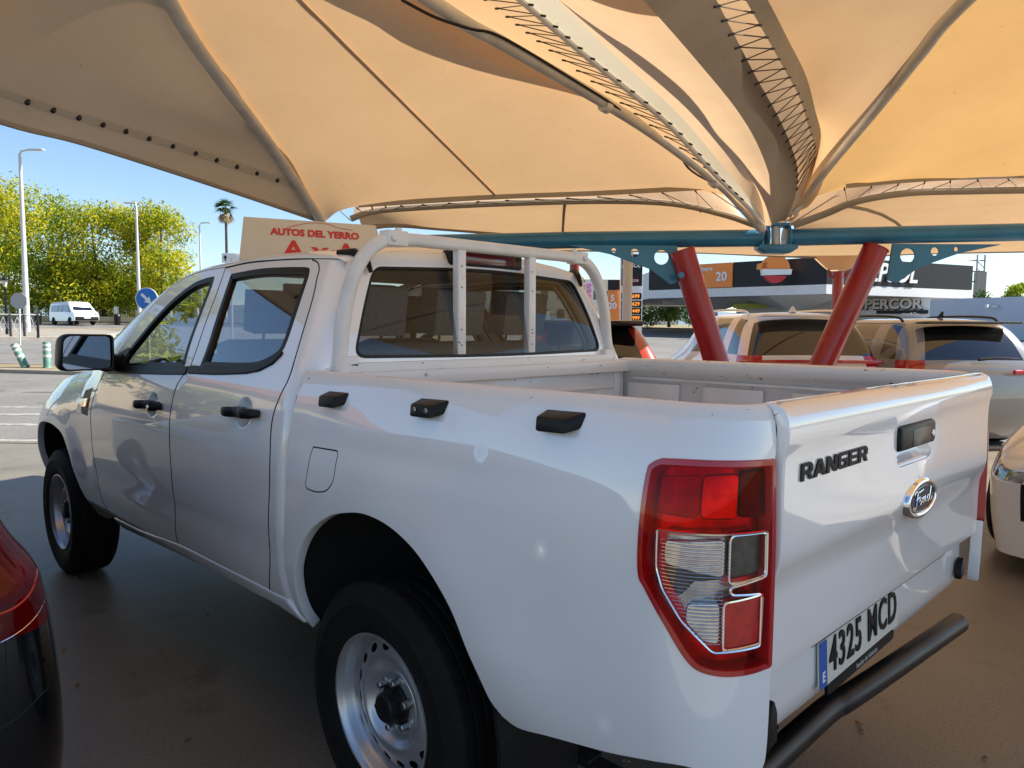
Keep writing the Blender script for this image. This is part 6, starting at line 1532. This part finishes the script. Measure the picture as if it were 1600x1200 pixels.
mb = MB(); mb.prism([(-.72, -.36), (-.80, 0), (.92, 0), (.88, -.30)], Ml, .35); kid(mb.build('logo_white', WPLAIN), stn); mb = MB(); mb.prism(cutdisc(.78, -.78, -.38, .9), Ml, .35); kid(mb.build('logo_red', REDF), stn)
for px, D in ((1112, 52), (1238, 47), (1410, 52)):
    b0 = P(px, 470, D); mb = MB(); mb.add([Vector((b0.x, b0.y, 0))+RH*a*k+FH*f_*k+Vector((0, 0, z)) for z, k in ((GZ(b0.x, b0.y), .35), (2.6, .35), (zb-.45, 2.6)) for a, f_ in ((-1, -1), (1, -1), (1, 1), (-1, 1))], [(0, 1, 5, 4), (1, 2, 6, 5), (2, 3, 7, 6), (3, 0, 4, 7), (4, 5, 9, 8), (5, 6, 10, 9), (6, 7, 11, 10), (7, 4, 8, 11)]); kid(mb.build('support', STW), stn)
# shop and blue-white wall
shop = empty('station_shop', P(1420, 500, 48), 'white shop front with raised lettering and dark band, right of the red post', 'shop'); s1, s2 = P(1150, 500, 52), P(1452, 500, 46)
wallstrip('wall', s1, s2, P(1420, 466, 48).z, .5, STW, 3, shop); wallstrip('dark_band', P(1262, 500, 50), P(1450, 500, 46), P(1420, 485, 47).z, P(1420, 490.5, 47).z, DKF, .2, shop, .15); wallstrip('shop_glazing', P(1170, 500, 51.6), P(1448, 500, 46), P(1420, 497, 47).z, .6, DGLASS, .1, shop, .12)
M, d, nn = onstrip(s1, s2, .86, P(1400, 477, 47).z, .10); LS = mat('raised_shop_letters', (.62, .60, .56), .5)
kid(text('shop_writing', 'SUPERCOR', .85, M @ Matrix.Translation((-.9, .06, .10)), LS, None, extrude=.04, offset=.03), shop); kid(text('shop_writing_shadow', 'SUPERCOR', .85, M @ Matrix.Translation((-.84, .0, .02)), DKF, None, extrude=.03, offset=.04), shop); kid(text('shop_writing', 'stop&Go', .26, M @ Matrix.Translation((.6, -.56, .16)), WPLAIN, None, extrude=.01, offset=.01), shop)
BLW = mat('blue_white_wall', (.50, .56, .66), .7, var=.05, vscale=.5); bw = P(1452, 500, 44), P(1720, 500, 36); wr_ = empty('pale_wall', P(1550, 520, 40), 'tall pale blue boundary wall at the right edge', 'wall'); wallstrip('wall', bw[0], bw[1], P(1530, 465, 41).z, .3, BLW, .3, wr_)
mb = MB(); e = P(1542, 479, 40.4); mb.box(e, (.12, .3, .2)); mb.box(e+RH*.4, (.3, .12, .12)); tag(mb.build('security_camera', STW, bevel=.02), 'small white security camera on the pale blue wall', 'camera')
mb = MB(); e = P(1096, 465, 55); mb.box(e, (5.5, .3, 1.1), Matrix.Rotation(YAW-PI/2, 3, 'Z')); tag(mb.build('white_sign_board', STW), 'plain white board under the left end of the station roof', 'board')
mb = MB(); e = P(1172, 478, 50); mb.box(e, (2.2, .12, .32), Matrix.Rotation(YAW-PI/2, 3, 'Z')); tag(mb.build('yellow_banner', mat('yellow_green', (.55, .62, .12), .6)), 'yellow green strip banner under the station roof', 'banner')
# price totem
tt = empty('price_totem', gp(985, 30), 'tall dark price totem with orange digits beside the white column', 'price sign'); e = P(986, 462, 30); ztp, zbt = P(986, 396, 30).z, gp(985, 30).z
mb = MB(); mb.box((e.x, e.y, (ztp+zbt)/2), (.86, .22, ztp-zbt), Matrix.Rotation(YAW-PI/2, 3, 'Z')); kid(mb.build('totem_body', STW, bevel=.01), tt)
def tb(z1, z0, mt, nm, w_=.82):
    mb = MB(); mb.box((e.x-FH.x*.115, e.y-FH.y*.115, (z1+z0)/2), (w_, .02, z1-z0), Matrix.Rotation(YAW-PI/2, 3, 'Z')); kid(mb.build(nm, mt), tt)
def zp(y): return P(986, y, 30).z
tb(zp(398), zp(447), DKF, 'dark_panel'); Mt = lambda x, y: frame(P(986, y, 29.86)+RH*x, RH, (0, 0, 1)); tb(zp(434), zp(443), REDF, 'red_panel', .6)
kid(text('totem_writing', 'REPSOL', .22, Mt(.0, 415), WPLAIN, None, extrude=.004, offset=.004, shear=.25), tt); kid(text('totem_writing', 'SUPERCOR', .12, Mt(0, 438.5), WPLAIN, None, extrude=.004, offset=.003), tt)
ORE = mat('orange_digits', (.9, .32, .03), .5); ORE.node_tree.nodes['Principled BSDF'].inputs['Emission Color'].default_value = (1, .3, .03, 1); ORE.node_tree.nodes['Principled BSDF'].inputs['Emission Strength'].default_value = .4
for y, tx in ((463, '1.699'), (475, '1.629'), (486, '1.449'), (497, '0.999')):
    tb(zp(y-5), zp(y+5), DKF, 'price_panel', .8); kid(text('price_digits', tx, .20, Mt(.12, y), ORE, None, extrude=.004, offset=.004), tt)
ob = empty('orange_board', gp(960, 29), 'orange board reading 5 and 20 under a dark logo, left of the totem', 'sign'); e = P(959, 472, 29)
mb = MB(); mb.box((e.x, e.y, (P(959, 437, 29).z+gp(960, 29).z)/2), (.46, .14, P(959, 437, 29).z-gp(960, 29).z), Matrix.Rotation(YAW-PI/2, 3, 'Z')); kid(mb.build('board', ORG, bevel=.01), ob)
mb = MB(); mb.box(P(959, 445, 28.9), (.45, .03, .38), Matrix.Rotation(YAW-PI/2, 3, 'Z')); kid(mb.build('dark_header', DKF), ob)
for y, tx in ((466, '5'), (478, '20')): kid(text('board_writing', tx, .32, frame(P(957, y, 28.9), RH, (0, 0, 1)), WPLAIN, None, extrude=.004, offset=.01), ob)
pk = empty('pink_board', gp(917, 26), 'white board with magenta pattern seen past the roll bar', 'sign'); MG = mat('magenta_print', (.6, .06, .32), .5)
mb = MB(); mb.box(P(916, 475, 26), (.46, .05, 1.6), Matrix.Rotation(YAW-PI/2, 3, 'Z')); mb.box(P(916, 512, 26), (.06, .05, 1.4)); kid(mb.build('board', WPLAIN), pk)
for i in range(6):
    for j in range(2):
        mb = MB(); c = P(911+j*10, 447+i*9, 25.95); mb.tube([c+RH*x*.07+Vector((0, 0, z*.07)) for x, z in ((-1, -1), (-1, 1), (1, 1), (1, .2), (0, .2), (0, -1), (1, -1))], .014, 4); kid(mb.build('print', MG), pk)
# white column, far red posts, pylon, trees, hills
cl = P(980, 460, 13.5); mb = MB(); mb.tube([(cl.x, cl.y, 0), (cl.x, cl.y, P(980, 394, 13.5).z)], .088, 20); tag(mb.build('white_column', mat('column_white', (.55, .56, .55), .5, var=.05), smooth=True, sharp=50), 'slim pale round column left of the first red post, in front of the totem', 'column')
for px, D, yt, lab in ((1308, 17, 424, 'upright red post with small arms under a fabric funnel, between the slanted posts'), (897, 18, 412, 'top of a red post seen just right of the pickup cab')):
    b0 = P(px, 470, D); z = P(px, yt, D).z; rt = empty('red_post', (b0.x, b0.y, 0), lab, 'post'); mb = MB(); mb.tube([(b0.x, b0.y, 0), (b0.x, b0.y, z)], .115, 20); kid(mb.build('post_tube', REDP, smooth=True, sharp=50), rt)
    if px == 1308:
        for s_ in (1, -1): mb = MB(); c = Vector((b0.x, b0.y, z-.12)); mb.tube(catmull([c, c+RH*.16*s_+Vector((0, 0, .0)), c+RH*.22*s_+Vector((0, 0, .16))], 4), .03, 8); kid(mb.build('arm', REDP, smooth=True), rt)
        rws = []
        for k in range(6):
            t = k/5; zz = z+.02+t*t*.55; R = .20+.55*t**1.7; rws.append([Vector((b0.x, b0.y, zz))+RH*R*math.cos(a)+FH*R*math.sin(a) for a in [2*PI*q/12 for q in range(13)]])
        o = sheetmesh('membrane_funnel', rws, MEMB, n=3); kid(o, rt)
    else:
        mb = MB(); mb.tube([(b0.x, b0.y, z), (b0.x, b0.y, z+.12)], .05, 10); kid(mb.build('pin', REDP), rt)
py = P(1530, 462, 120); pr = empty('power_pylon', py, 'grey lattice power pole with cross arms above the pale wall', 'pylon'); zt_ = P(1530, 398, 120).z
mb = MB(); mb.tube([(py.x, py.y, 2), (py.x, py.y, P(1530, 425, 120).z)], .9, 4); kid(mb.build('mast', mat('pylon_concrete', (.3, .3, .29), .8)), pr); LAT = mat('pylon_steel', (.3, .31, .31), .5, .5)
mb = MB()
for sx in (-.6, .6): mb.tube([(py+RH*sx).to_tuple(), (py.x+RH.x*sx, py.y+RH.y*sx, zt_)], .12, 4)
for k in range(5): z = zt_-1-k*1.1; mb.tube([Vector((py.x, py.y, z))-RH*.6, Vector((py.x, py.y, z-1.1))+RH*.6], .07, 4)
kid(mb.build('lattice', LAT), pr)
for yy, wd_ in ((407, 2.1), (424, 1.5), (440, 1.5)): mb = MB(); z = P(1530, yy, 120).z; mb.tube([Vector((py.x, py.y, z))-RH*wd_, Vector((py.x, py.y, z))+RH*wd_], .10, 4); kid(mb.build('cross_arm', LAT), pr)
tree('dark green bushy tree behind the price totem', gp(1045, 75), 5.8, 4.0, LD, 7000, .34, .2, 14, 41, .05)
tree('small tree behind the pale wall beside the pylon', gp(1590, 58), 4.4, 1.9, LG, 3000, .25, .12, 9, 42, .1); tree('low shrub tree above the pale wall left of the edge', gp(1560, 80), 4.3, 3.0, LD, 3000, .3, .12, 9, 43, .1)
HILL = mat('far_hills', (.16, .21, .26), 1, var=.15, vscale=.01); vs = []; fs = []; hm = 60
for k in range(hm+1):
    l_ = -900+k*40; hgt = 24+9*math.sin(k*.33)+5*math.sin(k*.9+1)+3*math.sin(k*2.1); q = F(l_, 900); q2 = F(l_, 1100); vs += [Vector((q.x, q.y, -5)), Vector((q.x+(q2.x-q.x)*.5, q.y+(q2.y-q.y)*.5, hgt)), Vector((q2.x, q2.y, -5))]
for k in range(hm):
    for j in range(2): a = k*3+j; fs.append((a, a+1, a+4, a+3))
tag(meshobj('hills', vs, fs, HILL, None, True), kind='structure')
# far roofs and buildings filling the horizon behind the cab
for i, (l_, D, w_, h_, lab) in enumerate(((-6, 120, 14, 7, 'white flat roofed building glimpsed through the cab windows'), (9, 110, 12, 6, 'cream building low on the horizon behind the roll bar'), (22, 140, 16, 6, 'pale building far behind the station sign'))):
    b0 = F(l_, D); rt = empty('far_building', (b0.x, b0.y, 1.9), lab, 'building'); mb = MB(); mb.box((b0.x, b0.y, 1.9+h_/2), (w_, 8, h_), Matrix.Rotation(YAW-PI/2, 3, 'Z')); mb.box((b0.x, b0.y, 1.9+h_+.15), (w_+.4, 8.4, .3), Matrix.Rotation(YAW-PI/2, 3, 'Z')); kid(mb.build('wall', PIER), rt)
    for k in range(int(w_/2.4)):
        for f_ in (0, 1): mb = MB(); q = b0+RH*(-w_/2+1.5+k*2.3)-FH*4.02; mb.box((q.x, q.y, 3.4+f_*2.6), (1.0, .1, 1.2), Matrix.Rotation(YAW-PI/2, 3, 'Z')); kid(mb.build('window', DGLASS), rt)
# ================================================================== CARDBOARD SIGN ON THE CAB ROOF
CARD = mat('cream_card', (.66, .56, .40), .7, var=.05, vscale=3); REDT = mat('red_print', (.60, .03, .02), .5)
sg = empty('roof_sign', (1.35, .2, 1.79), 'cream folded card sign with red lettering standing on the pickup roof', 'sign')
tl = Vector((1.60, .50, 1.968)); tr = Vector((1.32, -.03, 1.955)); e1 = (tr-tl).normalized(); out_ = Vector((e1.y, -e1.x, 0)).normalized()
if out_.dot(CP-tl) < 0: out_ = -out_
L_ = (tr-tl).length
def SP(a, h, o=0): return tl+e1*a+Vector((0, 0, -h))+out_*(h*.36+o)
back = lambda a, h: tl+e1*a+Vector((0, 0, -h))-out_*(h*.62)
H_s = .20; mb = MB(); ext = .012
mb.add([SP(0, 0), SP(L_, 0), SP(L_+.05, H_s), SP(-.02, H_s), back(0, 0), back(L_, 0), back(L_+.05, H_s), back(-.02, H_s)], [(0, 1, 2, 3), (7, 6, 5, 4), (0, 4, 5, 1), (1, 5, 6, 2), (3, 2, 6, 7), (0, 3, 7, 4)])
kid(mb.build('card_prism', CARD, bevel=.002), sg)
fm = lambda a, h: frame(SP(a, h, .002), e1, (SP(0, 0)-SP(0, 1)))
kid(text('sign_writing', 'AUTOS DEL YERRO', .046, fm(L_*.53, .062), REDT, None, extrude=.0006, offset=.0022, xs=1.0), sg); kid(text('sign_writing', 'A x A', .12, fm(L_*.56, .145), REDT, None, extrude=.0006, offset=.003, xs=1.15), sg)
mb = MB(); mm = fm(L_*.55, .022); mb.tube([mm @ Vector(p) for p in catmull([(-.14, -.018, 0), (-.10, -.004, 0), (-.03, .014, 0), (.05, .012, 0), (.09, -.002, 0), (.16, -.010, 0)], 6)], .0012, 4); kid(mb.build('car_outline', REDT), sg)
